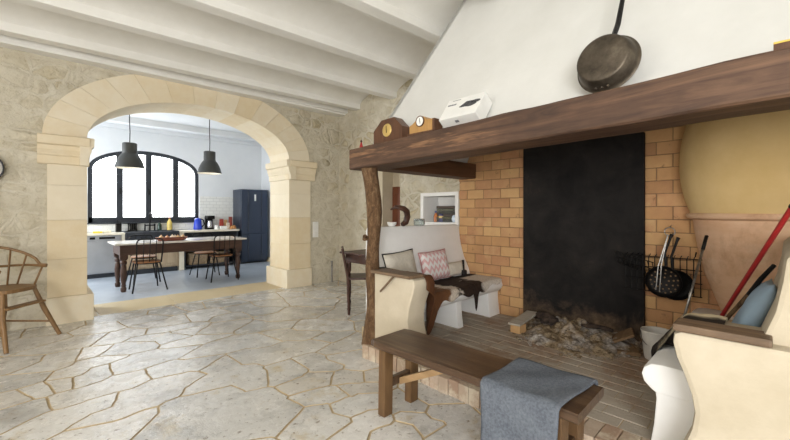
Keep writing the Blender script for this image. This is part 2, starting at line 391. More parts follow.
# side wall (stone) with recess and niche
sw = MB()
X0, X1 = 4.0, 4.45
for (ya, yb, za, zb) in ((4.47, 5.7, -.1, ZC + .1), (4.03, 4.47, 1.95, ZC + .1), (3.55, 4.03, -.1, ZC + .1),
                         (2.98, 3.55, -.1, 1.105), (2.98, 3.55, 1.475, ZC + .1), (2.7, 2.98, -.1, ZC + .1)):
    sw.box(X0, ya, za, X1, yb, zb)
struct('wall_side', sw, M['rubble'])
struct('wall_niche', MB().box(4.33, 2.9, .9, 4.5, 3.6, 1.6), M['white_plaster'])
tr = MB()
for (ya, yb, za, zb) in ((2.93, 2.985, 1.06, 1.52), (3.545, 3.6, 1.06, 1.52), (2.985, 3.545, 1.06, 1.11), (2.985, 3.545, 1.47, 1.52)):
    tr.box(3.985, ya, za, 4.34, yb, zb, bevel=.004)
struct('trim_1', tr, M['white_plaster'])
tr = MB(); tr.box(3.99, 4.42, 0, 4.32, 4.475, 1.96); tr.box(3.99, 4.475, 0, 4.02, 4.60, 1.96); tr.box(4.22, 3.98, 1.66, 4.3, 4.43, 1.97)
struct('trim_2', tr, M['bench_plaster'])
d = MB(); d.box(4.21, 3.98, .0, 4.255, 4.44, 1.66, bevel=.004); d.box(4.2, 4.05, .15, 4.215, 4.38, .8, bevel=.004); d.box(4.2, 4.05, .92, 4.215, 4.38, 1.55, bevel=.004)
struct('door_1', d, M['door_wood'])
# fireplace back wall above the bricks + fireplace flank + unseen room walls
struct('wall_fireplace', MB().box(3.83, -1.0, -.1, 4.4, 2.75, ZC + .1), M['ochre_plaster'])
struct('wall_right', MB().box(1.3, -1.1, -.1, 4.4, -.95, ZC + .1), M['white_plaster'])
struct('wall_left', MB().box(-3.45, -3.1, -.1, -3.3, 6.3, ZC + .1), M['bench_plaster'])
struct('wall_back', MB().box(-3.4, -3.15, -.1, 4.4, -3.0, ZC + .1), M['white_plaster'])
struct('wall_end', MB().box(4.0, -3.1, -.1, 4.4, -1.05, ZC + .1), M['white_plaster'])

# arch surround: voussoirs, imposts, pilasters, plinths
def ell(a, b, t, dx=0): return (ACX - a * math.cos(t), AZ + b * math.sin(t))
vs = MB(); NV = 15
for i in range(NV):
    t0, t1 = PI * i / NV + .0008, PI * (i + 1) / NV - .0008
    n = 5; ts = [t0 + (t1 - t0) * k / n for k in range(n + 1)]
    pg = [ell(AA, AB, q) for q in ts] + [ell(1.66, 1.0, q) for q in ts[::-1]]
    vs.prism(pg, 'y', 5.595, 6.28, bevel=.002)
struct('trim_3', vs, M['ashlar'])
def pil(x0, x1, name, inner):                     # inner: +1 opening to the right of the pilaster
    m = MB()
    zs = [0.30, .72, 1.16, 1.55, 1.78]
    for a, b in zip(zs, zs[1:]): m.box(x0, 5.595, a + .001, x1, 6.28, b - .001, bevel=.002)
    e0, e1 = (x0 - .0, x1 + .06) if inner > 0 else (x0 - .06, x1 + .0)
    m.box(e0 - (0.01 if inner > 0 else 0), 5.56, -.02, e1 + (.01 if inner < 0 else 0), 6.31, .30, bevel=.012)
    # impost mouldings
    prof = [(0, 1.78), (.015, 1.79), (.015, 1.87), (.03, 1.885), (.03, 1.90), (.05, 1.94), (.055, 1.985), (.085, 2.0), (.09, 2.09), (.07, 2.10), (-.1, 2.10), (-.1, 1.78)]
    # front run, swept along x, and the return along the reveal
    ox0, ox1 = x0 - .08, x1 + .08
    m.prism([(5.595 - a, b) for a, b in prof], 'x', ox0 if inner > 0 else x0 - .02, x1 + .02 if inner > 0 else ox1, bevel=.003)
    if inner > 0: m.prism([(x1 + a * .7, b) for a, b in prof], 'y', 5.52, 6.30, bevel=.003)
    else: m.prism([(x0 - a * .9, b) for a, b in prof], 'y', 5.52, 6.30, bevel=.003)
    struct(name, m, M['ashlar'])
pil(.09, .43, 'trim_4', 1)
pil(2.99, 3.39, 'trim_5', -1)

# ------------------------------------------------------------------ CEILING: white beams and shallow vaults
cm = MB()
BY = [5.52, 5.17, 4.27, 3.39, 2.49, 1.59, .69, -.21, -1.11, -2.01, -2.91]
SL = -.05
def byx(k, x): return k + SL * (x - 2)
for k0, k1 in zip(BY[1:], BY):
    def fn(u, v, k0=k0, k1=k1):
        x = -3.3 + 7.35 * u; ya, yb = byx(k0, x) + .06, byx(k1, x) - .06
        s = math.sin(PI * v); h = min(.14, .25 * (k1 - k0))
        return (x, ya + (yb - ya) * v, 3.085 + h * s ** .7)
    cm.grid(fn, 4, 14)
cm.box(-3.4, -3.1, 3.24, 4.4, 6.28, 3.34)
struct('ceiling', cm, M['white_ceiling'], smooth=True)
for i, k in enumerate(BY):
    x0, x1 = -3.3, 4.05
    wd = .07
    m = MB().hexa([(x0, byx(k, x0) - wd, 3.0), (x1, byx(k, x1) - wd, 3.01), (x1, byx(k, x1) + wd, 3.01), (x0, byx(k, x0) + wd, 3.0),
              (x0, byx(k, x0) - wd, 3.2), (x1, byx(k, x1) - wd, 3.2), (x1, byx(k, x1) + wd, 3.2), (x0, byx(k, x0) + wd, 3.2)], bevel=.008)
    struct('trim_%d' % (6 + i), m, M['white_ceiling'])
x0, x1 = -3.3, 4.02
struct('trim_20', MB().hexa([(x0, 5.5, 2.95), (x1, 5.42, 2.985), (x1, 5.66, 2.985), (x0, 5.66, 2.95), (x0, 5.5, 3.2), (x1, 5.42, 3.2), (x1, 5.66, 3.2), (x0, 5.66, 3.2)], bevel=.006), M['white_ceiling'])

# ------------------------------------------------------------------ KITCHEN SHELL
WX0, WX1, WZ0, WZS, WZT = .74, 2.76, 1.03, 2.10, 2.56
wcx = (WX0 + WX1) / 2; wa = (WX1 - WX0) / 2
arc = lambda a, dz, n=24: [(wcx - a * math.cos(PI * i / n), WZS + (WZT - WZS + dz) * math.sin(PI * i / n) ** .9) for i in range(n + 1)]
KZ = 3.1
wpts = arc(wa, 0)
half = len(wpts) // 2
kw = MB()
kw.box(-1.5, 9.5, -.1, 4.6, 9.8, WZ0); kw.box(-1.5, 9.5, WZ0, WX0, 9.8, KZ); kw.box(WX1, 9.5, WZ0, 4.6, 9.8, KZ)
kw.prism([(WX0, KZ)] + wpts + [(WX1, KZ)], 'y', 9.5, 9.8)
struct('wall_kitchen_window', kw, M['kitchen_wall'])
struct('wall_kitchen_right', MB().box(4.28, 6.2, -.1, 4.6, 9.6, KZ), M['kitchen_wall'])
struct('wall_kitchen_left', MB().box(-1.6, 6.2, -.1, -1.4, 9.6, KZ), M['kitchen_wall'])
struct('ceiling_kitchen', MB().box(-1.5, 6.1, 3.05, 4.6, 9.8, 3.2), M['kitchen_wall'])
struct('trim_21', MB().box(-1.4, 8.55, 2.93, 4.3, 8.67, 3.06, bevel=.01), M['kitchen_wall'])
struct('trim_22', MB().box(-1.4, 9.44, 2.97, 4.3, 9.52, 3.06, bevel=.01), M['kitchen_wall'])
struct('baseboard_right', MB().box(4.23, 6.3, 0, 4.285, 9.5, .10, bevel=.004), M['threshold'])
# tiles
tl = NT('white_tile', .25); br = tl.n('ShaderNodeTexBrick'); br.inputs['Scale'].default_value = 1
br.inputs['Brick Width'].default_value = .15; br.inputs['Row Height'].default_value = .075; br.inputs['Mortar Size'].default_value = .004
for i_, c_ in ((1, (226, 226, 222)), (2, (232, 232, 228)), (3, (200, 200, 198))): br.inputs[i_].default_value = srgb(*c_)
tl.l(tl.obj((1, 1, 1), (-PI / 2, 0, 0)), br.inputs['Vector']); tl.color(br.outputs['Color']); M['tile'] = tl.m
tp = MB(); tp.box(-1.4, 9.485, .86, WX0 - .02, 9.5, 1.62); tp.box(WX0 - .02, 9.485, .86, WX1 + .02, 9.5, 1.0); tp.box(WX1 + .02, 9.485, .86, 3.6, 9.5, 1.62)
struct('trim_23', tp, M['tile'])
# window_1
fr = MB(); fw = .075
io = arc(wa - fw, -fw)
outer = [(WX0, WZ0)] + wpts + [(WX1, WZ0)]; inner_ = [(WX0 + fw, WZ0)] + io + [(WX1 - fw, WZ0)]
bm = bmesh.new()
for Yv in (0,): pass
ring = []
for (a, b) in zip(outer, inner_):
    ring.append([bm.verts.new((a[0], 9.52, a[1])), bm.verts.new((b[0], 9.52, b[1])), bm.verts.new((b[0], 9.6, b[1])), bm.verts.new((a[0], 9.6, a[1]))])
for r0, r1 in zip(ring, ring[1:]):
    for k in range(4): bm.faces.new((r0[k], r0[(k + 1) % 4], r1[(k + 1) % 4], r1[k]))
bm.faces.new(ring[0]); bm.faces.new(ring[-1][::-1]); bmesh.ops.recalc_face_normals(bm, faces=bm.faces); fr.add(bm)
fr.box(WX0 + .01, 9.52, WZ0, WX1 - .01, 9.6, WZ0 + .11)
win = struct('window_1', fr, M['dark_metal'])
def arch_z(x, dz): 
    u = max(-1, min(1, (x - wcx) / wa)); return WZS + (WZT - WZS) * max(0, (1 - u * u)) ** .45 + dz
mu = MB()
for k, x in enumerate((1.256, 1.766, 2.284)):
    mu.box(x - .055, 9.515, WZ0 + .05, x + .055, 9.59, arch_z(x, -.03), bevel=.004)
mu.build('mullion', M['dark_metal'], win)
hd = MB(); 
for x in (1.256, 1.766): hd.box(x - .012, 9.49, 1.62, x + .012, 9.516, 1.75, bevel=.004)
hd.build('window_handle', M['black_iron'], win)
gl = bpy.data.materials.new('window_glass'); gl.use_nodes = True; g = gl.node_tree; g.nodes.clear()
go = g.nodes.new('ShaderNodeOutputMaterial'); gm = g.nodes.new('ShaderNodeMixShader'); gt = g.nodes.new('ShaderNodeBsdfTransparent'); gg = g.nodes.new('ShaderNodeBsdfGlossy')
gg.inputs['Roughness'].default_value = .02; gm.inputs[0].default_value = .05
g.links.new(gt.outputs[0], gm.inputs[1]); g.links.new(gg.outputs[0], gm.inputs[2]); g.links.new(gm.outputs[0], go.inputs[0])
pp = MB().prism([(WX0 + .03, WZ0 + .05)] + arc(wa - .03, -.03) + [(WX1 - .03, WZ0 + .05)], 'y', 9.555, 9.561)
pp.build('pane', gl, win)
struct('trim_24', MB().box(WX0 - .05, 9.45, WZ0 - .02, WX1 + .05, 9.52, WZ0, bevel=.006), M['dark_metal'])

#PART2#
# ------------------------------------------------------------------ FIREPLACE (one built-in thing with its parts)
fp = thing('fireplace', 'big walk-in fireplace with white hood, brown wooden mantel beam and brick back', 'fireplace', (2.9, 1.0, 0))
hz = .11
m = MB(); m.box(2.2, -.94, -.02, 3.83, 2.57, hz - .004); m.box(2.34, 2.5, -.02, 3.83, 2.9, hz - .004)
hearth = m.build('hearth', M['grout'], fp)
m = MB(); r_ = random.Random(5)
y = -.94; row = 0; x = 2.215
while x < 3.72:
    y = -.94 + (.11 if row % 2 else 0); row += 1
    while y < (2.5 if x < 2.34 else 2.86):
        dz = r_.uniform(-.002, .002); m.box(x, y, .07, min(x + .108, 3.74), min(y + .216, 2.56 if x < 2.34 else 2.86), hz + dz, bevel=.003, seg=1); y += .22
    x += .112
m.build('tile_surface', M['hearth_tile'], hearth)
m = MB(); y = -.94
while y < 2.50:
    o_ = r_.uniform(-.006, .006); m.box(2.025 + o_, y, -.015, 2.21, y + .079, hz + r_.uniform(-.003, .004), bevel=.006); y += .084
m.build('edge_brick_course', M['edge_brick'], hearth)
# brick back wall
m = MB(); z = hz; row = 0
while z < 1.97:
    y = -.96 + (.113 if row % 2 else 0) - .22
    while y < 2.75:
        a, b = max(y, -.94), min(y + .218, 2.745)
        if b - a > .03 and not (a > .83 and b < 1.86 and z < 1.8): m.box(3.745 + r_.uniform(-.002, .002), a, z, 3.835, b, z + .103, bevel=.004, seg=1)
        y += .224
    z += .108; row += 1
bw = m.build('brick_back', M['brick'], fp)
m = MB().box(3.752, -.94, hz - .02, 3.84, 2.74, 1.985); m.build('mortar', plaster('brick_mortar', (120, 98, 74), (150, 124, 94), 6), bw)
# soot-black panel
t = NT('soot_panel', .8, spec=.15); f_ = t.noise(t.obj(), 3.0, 7, .7, .4); g_ = t.noise(t.obj(), 28, 4)
c_ = t.ramp(f_, [(.3, (20, 19, 19)), (.62, (40, 37, 35)), (.78, (66, 56, 48))])
sx = t.n('ShaderNodeSeparateXYZ'); t.l(t.obj(), sx.inputs[0])
low = t.math('ADD', t.math('MULTIPLY', sx.outputs[2], -1.15), t.math('MULTIPLY', f_, 1.0))
k_ = t.ramp(low, [(.05, (0, 0, 0, 1)), (.42, (.85, .85, .85, 1))])
t.color(t.mix(k_, c_, t.ramp(g_, [(.3, (84, 66, 50)), (.7, (126, 104, 82))]))); t.bump(g_, .25, .01); M['soot'] = t.m
m = MB().box(3.70, .80, hz, 3.76, 1.885, 1.93, bevel=.006); m.build('fireback_panel', M['soot'], fp)
# mantel beam
nb = 40; m = MB(); bm = bmesh.new(); rings = []
for i in range(nb + 1):
    u = i / nb; y = 2.70 - 3.64 * u
    zb = 1.63 + .055 * u + .004 * noise.noise(Vector((y * 3, 0, 0))); zt = zb + .182 + .004 * noise.noise(Vector((y * 4, 5, 0)))
    xf = 2.035 - .085 * u + .004 * noise.noise(Vector((y * 3, 9, 0))); xb = xf + .27; c = .010
    prof = [(xf, zb + c), (xf + c, zb), (xb - c, zb), (xb, zb + c), (xb, zt - c), (xb - c, zt), (xf + c, zt), (xf, zt - c)]
    rings.append([bm.verts.new((px, y, pz)) for px, pz in prof])
for r0, r1 in zip(rings, rings[1:]):
    for k in range(8): bm.faces.new((r0[k], r0[(k + 1) % 8], r1[(k + 1) % 8], r1[k]))
bm.faces.new(rings[0]); bm.faces.new(rings[-1][::-1]); bmesh.ops.recalc_face_normals(bm, faces=bm.faces); m.add(bm)
m.build('mantel_beam', M['mantel'], fp)
m = MB().box(2.28, 2.50, 1.645, 3.85, 2.71, 1.815, bevel=.008); m.build('side_beam', M['side_beam'], fp)
# log post
pts = []; rad = []
for i in range(17):
    u = i / 16; z = hz - .03 + u * (1.64 - hz + .03)
    pts.append((2.10 + .030 * math.sin(u * 3.0) + .014 * math.sin(u * 9), 2.50 - .035 * math.sin(u * PI) - .012 * math.sin(u * 11), z)); rad.append(.064 + .007 * math.sin(u * 7 + 1) + .004 * math.sin(u * 19))
pm = MB().tube(pts, rad, 16)
for v in pm.bm.verts:
    q = Vector(v.co); d = noise.noise(q * 9) * .008 + noise.noise(q * 25) * .004
    v.co.x += d; v.co.y += d
pm.tube([(2.05, 2.49, 1.02), (2.03, 2.475, 1.045)], [.028, .018], 10).tube([(2.15, 2.45, 1.32), (2.165, 2.43, 1.335)], [.026, .016], 10)
pm.build('log_post', M['bark'], fp, smooth=True, sharp=1.2)
# plaster hood (thin shell: front, left and right faces)
hb, ht = 1.80, 3.23
A = [(2.20, 2.65, hb), (2.86, 2.03, ht)]; B = [(2.20, -.93, hb), (2.86, -.35, ht)]
hm = MB(); tt = .05
hm.hexa([A[0], B[0], (B[0][0] + tt, B[0][1], hb), (A[0][0] + tt, A[0][1], hb), A[1], B[1], (B[1][0] + tt, B[1][1], ht), (A[1][0] + tt, A[1][1], ht)])
hm.hexa([A[0], (2.2, 2.65 - tt, hb), (3.86, 2.70 - tt, hb), (3.86, 2.70, hb), A[1], (A[1][0], A[1][1] - tt, ht), (3.86, A[1][1] - tt, ht), (3.86, A[1][1], ht)])
hm.hexa([B[0], (2.2, B[0][1] + tt, hb), (3.86, B[0][1] + tt, hb), (3.86, B[0][1], hb), B[1], (B[1][0], B[1][1] + tt, ht), (3.86, B[1][1] + tt, ht), (3.86, B[1][1], ht)])
hood = hm.build('hood', M['hood'], fp)

# ------------------------------------------------------------------ PLASTER BENCHES inside the fireplace
def bench_prof(sy, oy, pts): return [(oy + sy * a, b) for a, b in pts]
def smooth_poly(pts, n=4):
    P = [Vector(p + (0,)) for p in pts]; out = []
    for i in range(len(P)):
        a, b, c, d = P[i - 1], P[i], P[(i + 1) % len(P)], P[(i + 2) % len(P)]
        for k in range(n):
            u = k / n
            q = .5 * ((2 * b) + (c - a) * u + (2 * a - 5 * b + 4 * c - d) * u * u + (3 * b - a - 3 * c + d) * u ** 3); out.append((q.x, q.y))
    return out
def plaster_bench(label, sy, oy, xa, arm_x, nose, arm0, armn, sup, x1=3.75):
    b = thing('plaster_bench', label, 'bench', (2.9, oy, hz))
    # local depth coordinate d: 0 at the outer back, growing towards the hearth
    back = [(.0, -.01), (.0, 1.06), (.02, 1.095), (.05, 1.10), (.10, 1.098), (.125, 1.07), (.135, .98), (.155, .86), (.20, .72), (.27, .58), (.30, .48), (.30, -.01)]
    m = MB().prism(bench_prof(sy, oy, back), 'x', xa, x1, bevel=.018); m.build('backrest', M['white_plaster'] if sy < 0 else M['bench_plaster'], b, smooth=True, sharp=.6)
    n = nose
    seat = [(.28, .36), (.28, .50), (n - .085, .505), (n - .04, .498), (n - .01, .475), (n, .44), (n - .01, .405), (n - .04, .375), (n - .065, .36)]
    m = MB().prism(bench_prof(sy, oy, seat), 'x', arm_x + .19, x1, bevel=.01); m.build('seat', M['white_plaster'], b, smooth=True, sharp=.6)
    for (s0, s1) in sup:
        sp = [(.29, hz - .01), (.29, .38), (n - .055, .38), (n - .06, .33), (n - .05, .2), (n - .035, hz - .01)]
        MB().prism(bench_prof(sy, oy, sp), 'x', s0, s1, bevel=.008).build('seat_support', M['white_plaster'], b, smooth=True, sharp=.5)
    q = armn
    arm = [(arm0, hz - .01), (arm0, .735), (q - .03, .735), (q - .004, .72), (q, .68), (q - .013, .62), (q - .04, .55), (q - .065, .47), (q - .075, .40), (q - .065, .33), (q - .04, .25), (q - .013, .18), (q, hz - .01)]
    m = MB().prism(bench_prof(sy, oy, arm), 'x', arm_x, arm_x + (.20 if arm0 > .2 else .35), bevel=.022)
    if arm0 > .2:
        ys = sorted((oy + sy * .25, oy + sy * (arm0 + .02))); m.box(arm_x + .12, ys[0], hz - .01, arm_x + .30, ys[1], .73, bevel=.02)
    m.build('armrest', M['bench_plaster'], b, smooth=True, sharp=.6)
    return b
lb = plaster_bench('white plaster fireplace bench holding the brown and white cowhide', -1, 2.87, 2.36, 2.08, .72, .46, .93, ((2.97, 3.06), (3.54, 3.75)))
m = MB().hexa([(2.03, 1.95, .737), (2.19, 1.94, .737), (2.20, 2.39, .737), (2.03, 2.40, .737), (2.03, 1.95, .762), (2.19, 1.94, .762), (2.20, 2.39, .762), (2.03, 2.40, .762)], bevel=.005)
ab = m.build('arm_board', M['arm_wood'], lb); tag(ab, 'weathered wooden board on the armrest')
MB().tube([(2.055, 2.14, .738), (2.062, 2.31, .59)], .009, 8).build('bracket', M['arm_wood'], lb)
rb = plaster_bench('cream plaster fireplace bench at right holding the pale blue pillow', 1, -.14, 2.07, 2.0, .625, .05, .468, ((2.2, 3.04), (3.42, 3.75)))
m = MB().box(2.0 - .012, .02, .735, 2.125, .325, .768, bevel=.008); ab = m.build('arm_board', M['arm_wood'], rb); tag(ab, 'scuffed brown wooden board on the armrest')
MB().box(1.985, -.30, -.01, 3.74, -.10, 1.12, bevel=.03).build('side_block', M['bench_plaster'], rb, smooth=True)

# ------------------------------------------------------------------ BREAD OVEN: bulging dome over a tapering terracotta corbel
ov = thing('bread_oven', 'ochre domed oven on a tapering terracotta corbel in the fireplace corner', 'oven', (3.74, .0, .3))
CX, CY = 3.76, -.02
def dome(u, v):
    a = PI / 2 + (u) * PI; z = 1.235 + v * 1.0
    k = max(0.0, 1 - ((z - 1.62) / .80) ** 2) ** .5
    return (CX + .52 * k * math.cos(a), CY + .585 * k * math.sin(a), z)
MB().grid(dome, 32, 24).build('dome', M['ochre_plaster'], ov, smooth=True)
def half(prof, name, mat):
    def fn(u, v):
        i = v * (len(prof) - 1); k = min(int(i), len(prof) - 2); f = i - k
        r = prof[k][0] + (prof[k + 1][0] - prof[k][0]) * f; z = prof[k][1] + (prof[k + 1][1] - prof[k][1]) * f
        a = PI / 2 + u * PI; return (CX + .86 * r * math.cos(a), CY + r * math.sin(a), z)
    return MB().grid(fn, 32, (len(prof) - 1)).build(name, mat, ov, smooth=True)
half([(0, 1.243), (.515, 1.243), (.535, 1.238), (.545, 1.222), (.535, 1.204), (.515, 1.197), (.50, 1.19)], 'rim', M['terracotta'])
half([(.50, 1.195), (.494, 1.12), (.472, .98), (.43, .78), (.36, .58), (.29, .38), (.24, .2), (.22, .1)], 'corbel', M['terracotta'])

# ------------------------------------------------------------------ things on the mantel and hood
def mz(y): return 1.812 + .055 * (2.7 - y) / 3.64
c1 = thing('mantel_clock', 'dark wooden octagonal clock with a gold dial at the left of the mantel', 'clock', (2.1, 2.25, mz(2.25)))
b0 = mz(2.25) - .002
pg = [(2.425, b0), (2.425, 1.938), (2.325, 2.018), (2.175, 2.022), (2.082, 1.934), (2.082, b0)]
MB().prism(pg, 'x', 2.085, 2.185, bevel=.006).build('clock_case', M['clock_wood'], c1)
def disc(cx, cy, cz, r, th, mtx=None):    # facing -x
    return T(cx, cy, cz) @ RY(-PI / 2)
t_ = plain('gold_dial', (206, 176, 106), .35, .35, .05)
dl = MB().lathe([(0, .006), (.044, .006), (.052, .003), (.054, 0), (0, 0)], mtx=disc(2.085, 2.255, 1.925, 0, 0) , seg=28).build('dial', t_, c1, smooth=True)
h_ = MB(); h_.box(2.074, 2.253, 1.922, 2.077, 2.257, 1.958); h_.box(2.074, 2.25, 1.902, 2.077, 2.254, 1.928); h_.build('clock_hand', M['black_iron'], dl)
c2 = thing('mantel_clock', 'light oak arched clock with a round white face beside the octagonal clock', 'clock', (2.1, 1.86, mz(1.86)))
b0 = mz(1.86) - .002
pg = [(1.975, b0), (1.975, 1.905), (1.945, 1.915), (1.915, 1.935), (1.89, 1.957), (1.86, 1.967), (1.83, 1.957), (1.81, 1.94), (1.785, 1.93), (1.748, 1.928), (1.748, b0)]
MB().prism(pg, 'x', 2.06, 2.15, bevel=.004).build('clock_case', M['oak'], c2)
MB().prism([(1.99, b0), (1.99, b0 + .022), (1.735, b0 + .022), (1.735, b0)], 'x', 2.05, 2.16, bevel=.004).build('plinth', M['clock_wood'], c2)
MB().box(2.062, 1.728, b0 + .02, 2.158, 1.750, 1.93, bevel=.005).build('side_panel', M['clock_wood'], c2)
bz = MB().lathe([(.034, 0), (.034, .008), (.041, .008), (.041, 0)], mtx=disc(2.06, 1.862, 1.925, 0, 0), seg=28).build('bezel', M['clock_wood'], c2, smooth=True)
fc = MB().lathe([(0, .006), (.036, .006), (.036, 0), (0, 0)], mtx=disc(2.06, 1.862, 1.925, 0, 0), seg=28).build('dial', M['white_paint'], c2)
h_ = MB(); h_.box(2.052, 1.861, 1.923, 2.054, 1.864, 1.948); h_.box(2.052, 1.858, 1.908, 2.054, 1.861, 1.927); h_.build('clock_hand', M['black_iron'], fc)
# white box leaning on the hood
bx = thing('product_box', 'white cardboard box with a dark camera picture leaning against the hood', 'box', (2.1, 1.54, mz(1.54)))
BM_ = T(2.075, 1.545, 1.905) @ RY(math.radians(37)) # local: x depth, y width, z up the face
m = MB().box(0, -.155, 0, .11, .155, .208, mtx=BM_, bevel=.003); m.build('carton', M['white_paint'], bx)
pr_ = MB()
blob = [(.062 * math.cos(a) * (1 + .25 * math.cos(3 * a + 1)), .030 * math.sin(a) * (1 + .3 * math.sin(2 * a))) for a in [2 * PI * k / 24 for k in range(24)]]
cr, sr = math.cos(-.15), math.sin(-.15)
pr_.prism([(-.055 + p[0] * cr - p[1] * sr, .115 + p[0] * sr + p[1] * cr) for p in blob], 'x', -.002, .0005, mtx=BM_)
pr_.prism([(-.055 - .05 + .04 * math.cos(2 * PI * k / 14), .128 + .016 * math.sin(2 * PI * k / 14)) for k in range(14)], 'x', -.002, .0005, mtx=BM_)
pr_.build('printed_picture', plain('print_grey', (74, 74, 78), .5, 0, .35, 60), bx)
pl2 = plain('print_light', (120, 120, 124), .5)
for k, (y0, wd) in enumerate(((.135, .014), (.118, .010), (.105, .016), (.086, .008), (.075, .014))): MB().box(-.001, y0 - wd, .135, .0005, y0, .150, mtx=BM_).build('printed_letter', pl2, bx)
MB().box(-.001, .04, .185, .0005, .11, .190, mtx=BM_).build('printed_line', pl2, bx)
MB().box(.03, -.0, -.001, .05, .03, .0005, mtx=BM_).build('printed_logo', pl2, bx)
# pan
pn = thing('frying_pan', 'old dark long-handled frying pan leaning upside against the white hood', 'pan', (2.1, .72, mz(.7)))
PM = T(2.17, .634, 2.03) @ RZ(math.radians(-4)) @ RY(math.radians(-80)) @ RZ(math.radians(0))
t = NT('old_pan', .42, .75); f_ = t.noise(t.obj(), 9, 6, .7); t.color(t.ramp(f_, [(.3, (60, 53, 45)), (.55, (96, 87, 75)), (.75, (128, 118, 102))])); t.rgh(t.ramp(f_, [(.3, (.35,) * 3 + (1,)), (.7, (.6,) * 3 + (1,))])); M['pan'] = t.m
m = MB().lathe([(0, .088), (.126, .088), (.138, .082), (.155, .02), (.166, -.004), (.172, -.006), (.170, -.010), (.160, -.004), (.147, .02), (.130, .076), (0, .080)], seg=44, mtx=PM @ Matrix.Scale(.91, 4))
pan = m.build('bowl', M['pan'], pn, smooth=True, sharp=.9)
HD = PM @ Vector((.165, 0, .0))
m = MB(); p0 = PM @ Vector((.138, -.03, .02)); p1 = Vector((2.255, .607, 2.26)); p2 = Vector((2.42, .60, 2.62)); p3 = Vector((2.455, .588, 2.73))
m.tube([p0, p0.lerp(p1, .6), p1, p1.lerp(p2, .5), p2, p3], [.013, .014, .014, .012, .012, .015], 8); m.build('handle', M['black_iron'], pn, smooth=True)
m = MB()
for a in (-.2, .2, .0): m.lathe([(0, .006), (.006, .004), (.008, 0)], mtx=PM @ T(-.149 * math.cos(a), .149 * math.sin(a), .045) @ RY(-1.3), seg=8)
m.build('rivet', M['pan'], pn, smooth=True)
# wooden box at the right end of the mantel, red figurine at the left
wb = thing('wooden_box', 'dark brown box with a yellow lid at the right end of the mantel', 'box', (2.06, -.1, mz(-.1)))
MB().box(2.02, -.22, mz(-.1) - .002, 2.16, .018, 1.888, bevel=.003).build('body', M['clock_wood'], wb)
MB().box(2.02, -.22, 1.888, 2.16, .018, 1.896, bevel=.002).build('lid', plain('yellow_lid', (214, 184, 84), .5), wb)
rf = thing('figurine', 'tiny red figurine at the very left end of the mantel', 'figurine', (2.1, 2.61, mz(2.6)))
z0 = mz(2.6)
MB().lathe([(0, z0), (.016, z0), (.017, z0 + .02), (.010, z0 + .045), (.006, z0 + .06)], (2.1, 2.61, 0), 12).build('body', M['red_paint'], rf, smooth=True)
MB().lathe([(.004, z0 + .058), (.010, z0 + .066), (.009, z0 + .076), (0, z0 + .084)], (2.1, 2.61, 0), 12).build('head', M['dark_wood'], rf, smooth=True)

# ------------------------------------------------------------------ left bench: hides, cushions
def hide(name, label, sy, oy, xa, xb, hang, back, mat, n=.625, arm_n=None, x_in=2.3, up=.0):
    NX, NA = 120, 70
    bm = bmesh.new(); V = {}
    n_seat = n
    for i in range(NX + 1):
        for j in range(NA + 1):
            u, v = i / NX, j / NA; x = xa + (xb - xa) * u
            k = min(1, max(0, (x_in + .16 - x) / .16)); k = k * k * (3 - 2 * k)
            n = n_seat + ((arm_n - n_seat) * k if arm_n else 0); lift = up * k
            hg = hang(x); bk = back(x)
            a = bk + (n - bk + hg) * v                       # arc length in bench depth coordinate
            wob = .012 * noise.noise(Vector((x * 7, a * 7, 3))) + .006 * noise.noise(Vector((x * 22, a * 22, 9)))
            if a < n - .025: d, z = a, .516
            elif a < n + .075: q = (a - n + .025) / .10 * PI / 2; d, z = n - .025 + .045 * math.sin(q), .516 - .06 * (1 - math.cos(q))
            else: d, z = n + .02, .456 - (a - n - .075)
            z += lift
            if a > n + .035: d += abs(wob) * .8
            else: z += abs(wob)
            V[i, j] = bm.verts.new((x + .01 * noise.noise(Vector((x * 5, a * 6, 1))), oy + sy * d, z))
    for i in range(NX):
        for j in range(NA): bm.faces.new((V[i, j], V[i + 1, j], V[i + 1, j + 1], V[i, j + 1]))
    bmesh.ops.recalc_face_normals(bm, faces=bm.faces)
    bmesh.ops.solidify(bm, geom=bm.faces[:], thickness=.006)
    m = MB(); m.add(bm); o = m.build(name, mat, None, smooth=True, sharp=2)
    return tag(o, label, 'hide')
def gs(x, c, w_): return math.exp(-((x - c) / w_) ** 2)
t = NT('cowhide', .75, spec=.3)
sx = t.n('ShaderNodeSeparateXYZ'); t.l(t.obj(), sx.inputs[0])
f1 = t.noise(t.obj(), 4.2, 5, .6, .5); f2 = t.noise(t.obj((40, 40, 14)), 2.2, 4); 
xk = t.math('ADD', sx.outputs[0], t.math('MULTIPLY', t.math('SUBTRACT', f1, .5), .55))
cc = t.ramp(t.math('MULTIPLY', t.math('SUBTRACT', xk, 2.3), .69), [(.0, (92, 56, 32)), (.22, (104, 68, 42)), (.31, (116, 80, 52)), (.35, (222, 210, 194)), (.42, (222, 210, 194)), (.45, (36, 28, 24)), (.68, (36, 28, 24)), (.72, (222, 214, 202))])
bkm = t.ramp(t.math('ADD', sx.outputs[1], t.math('MULTIPLY', f1, .1)), [(.0, (0, 0, 0, 1)), (1, (0, 0, 0, 1))])
c3 = t.mix(t.ramp(f2, [(.35, (0, 0, 0, 1)), (.75, (.5, .5, .5, 1))]), cc, srgb(70, 46, 30))
ym = t.ramp(t.math('SUBTRACT', t.math('ADD', sx.outputs[1], t.math('MULTIPLY', f1, .10)), 2.0), [(.50, (0, 0, 0, 1)), (.53, (1, 1, 1, 1))])
t.color(t.mix(ym, c3, srgb(34, 27, 24))); t.bump(f2, .4, .01); M['cowhide'] = t.m
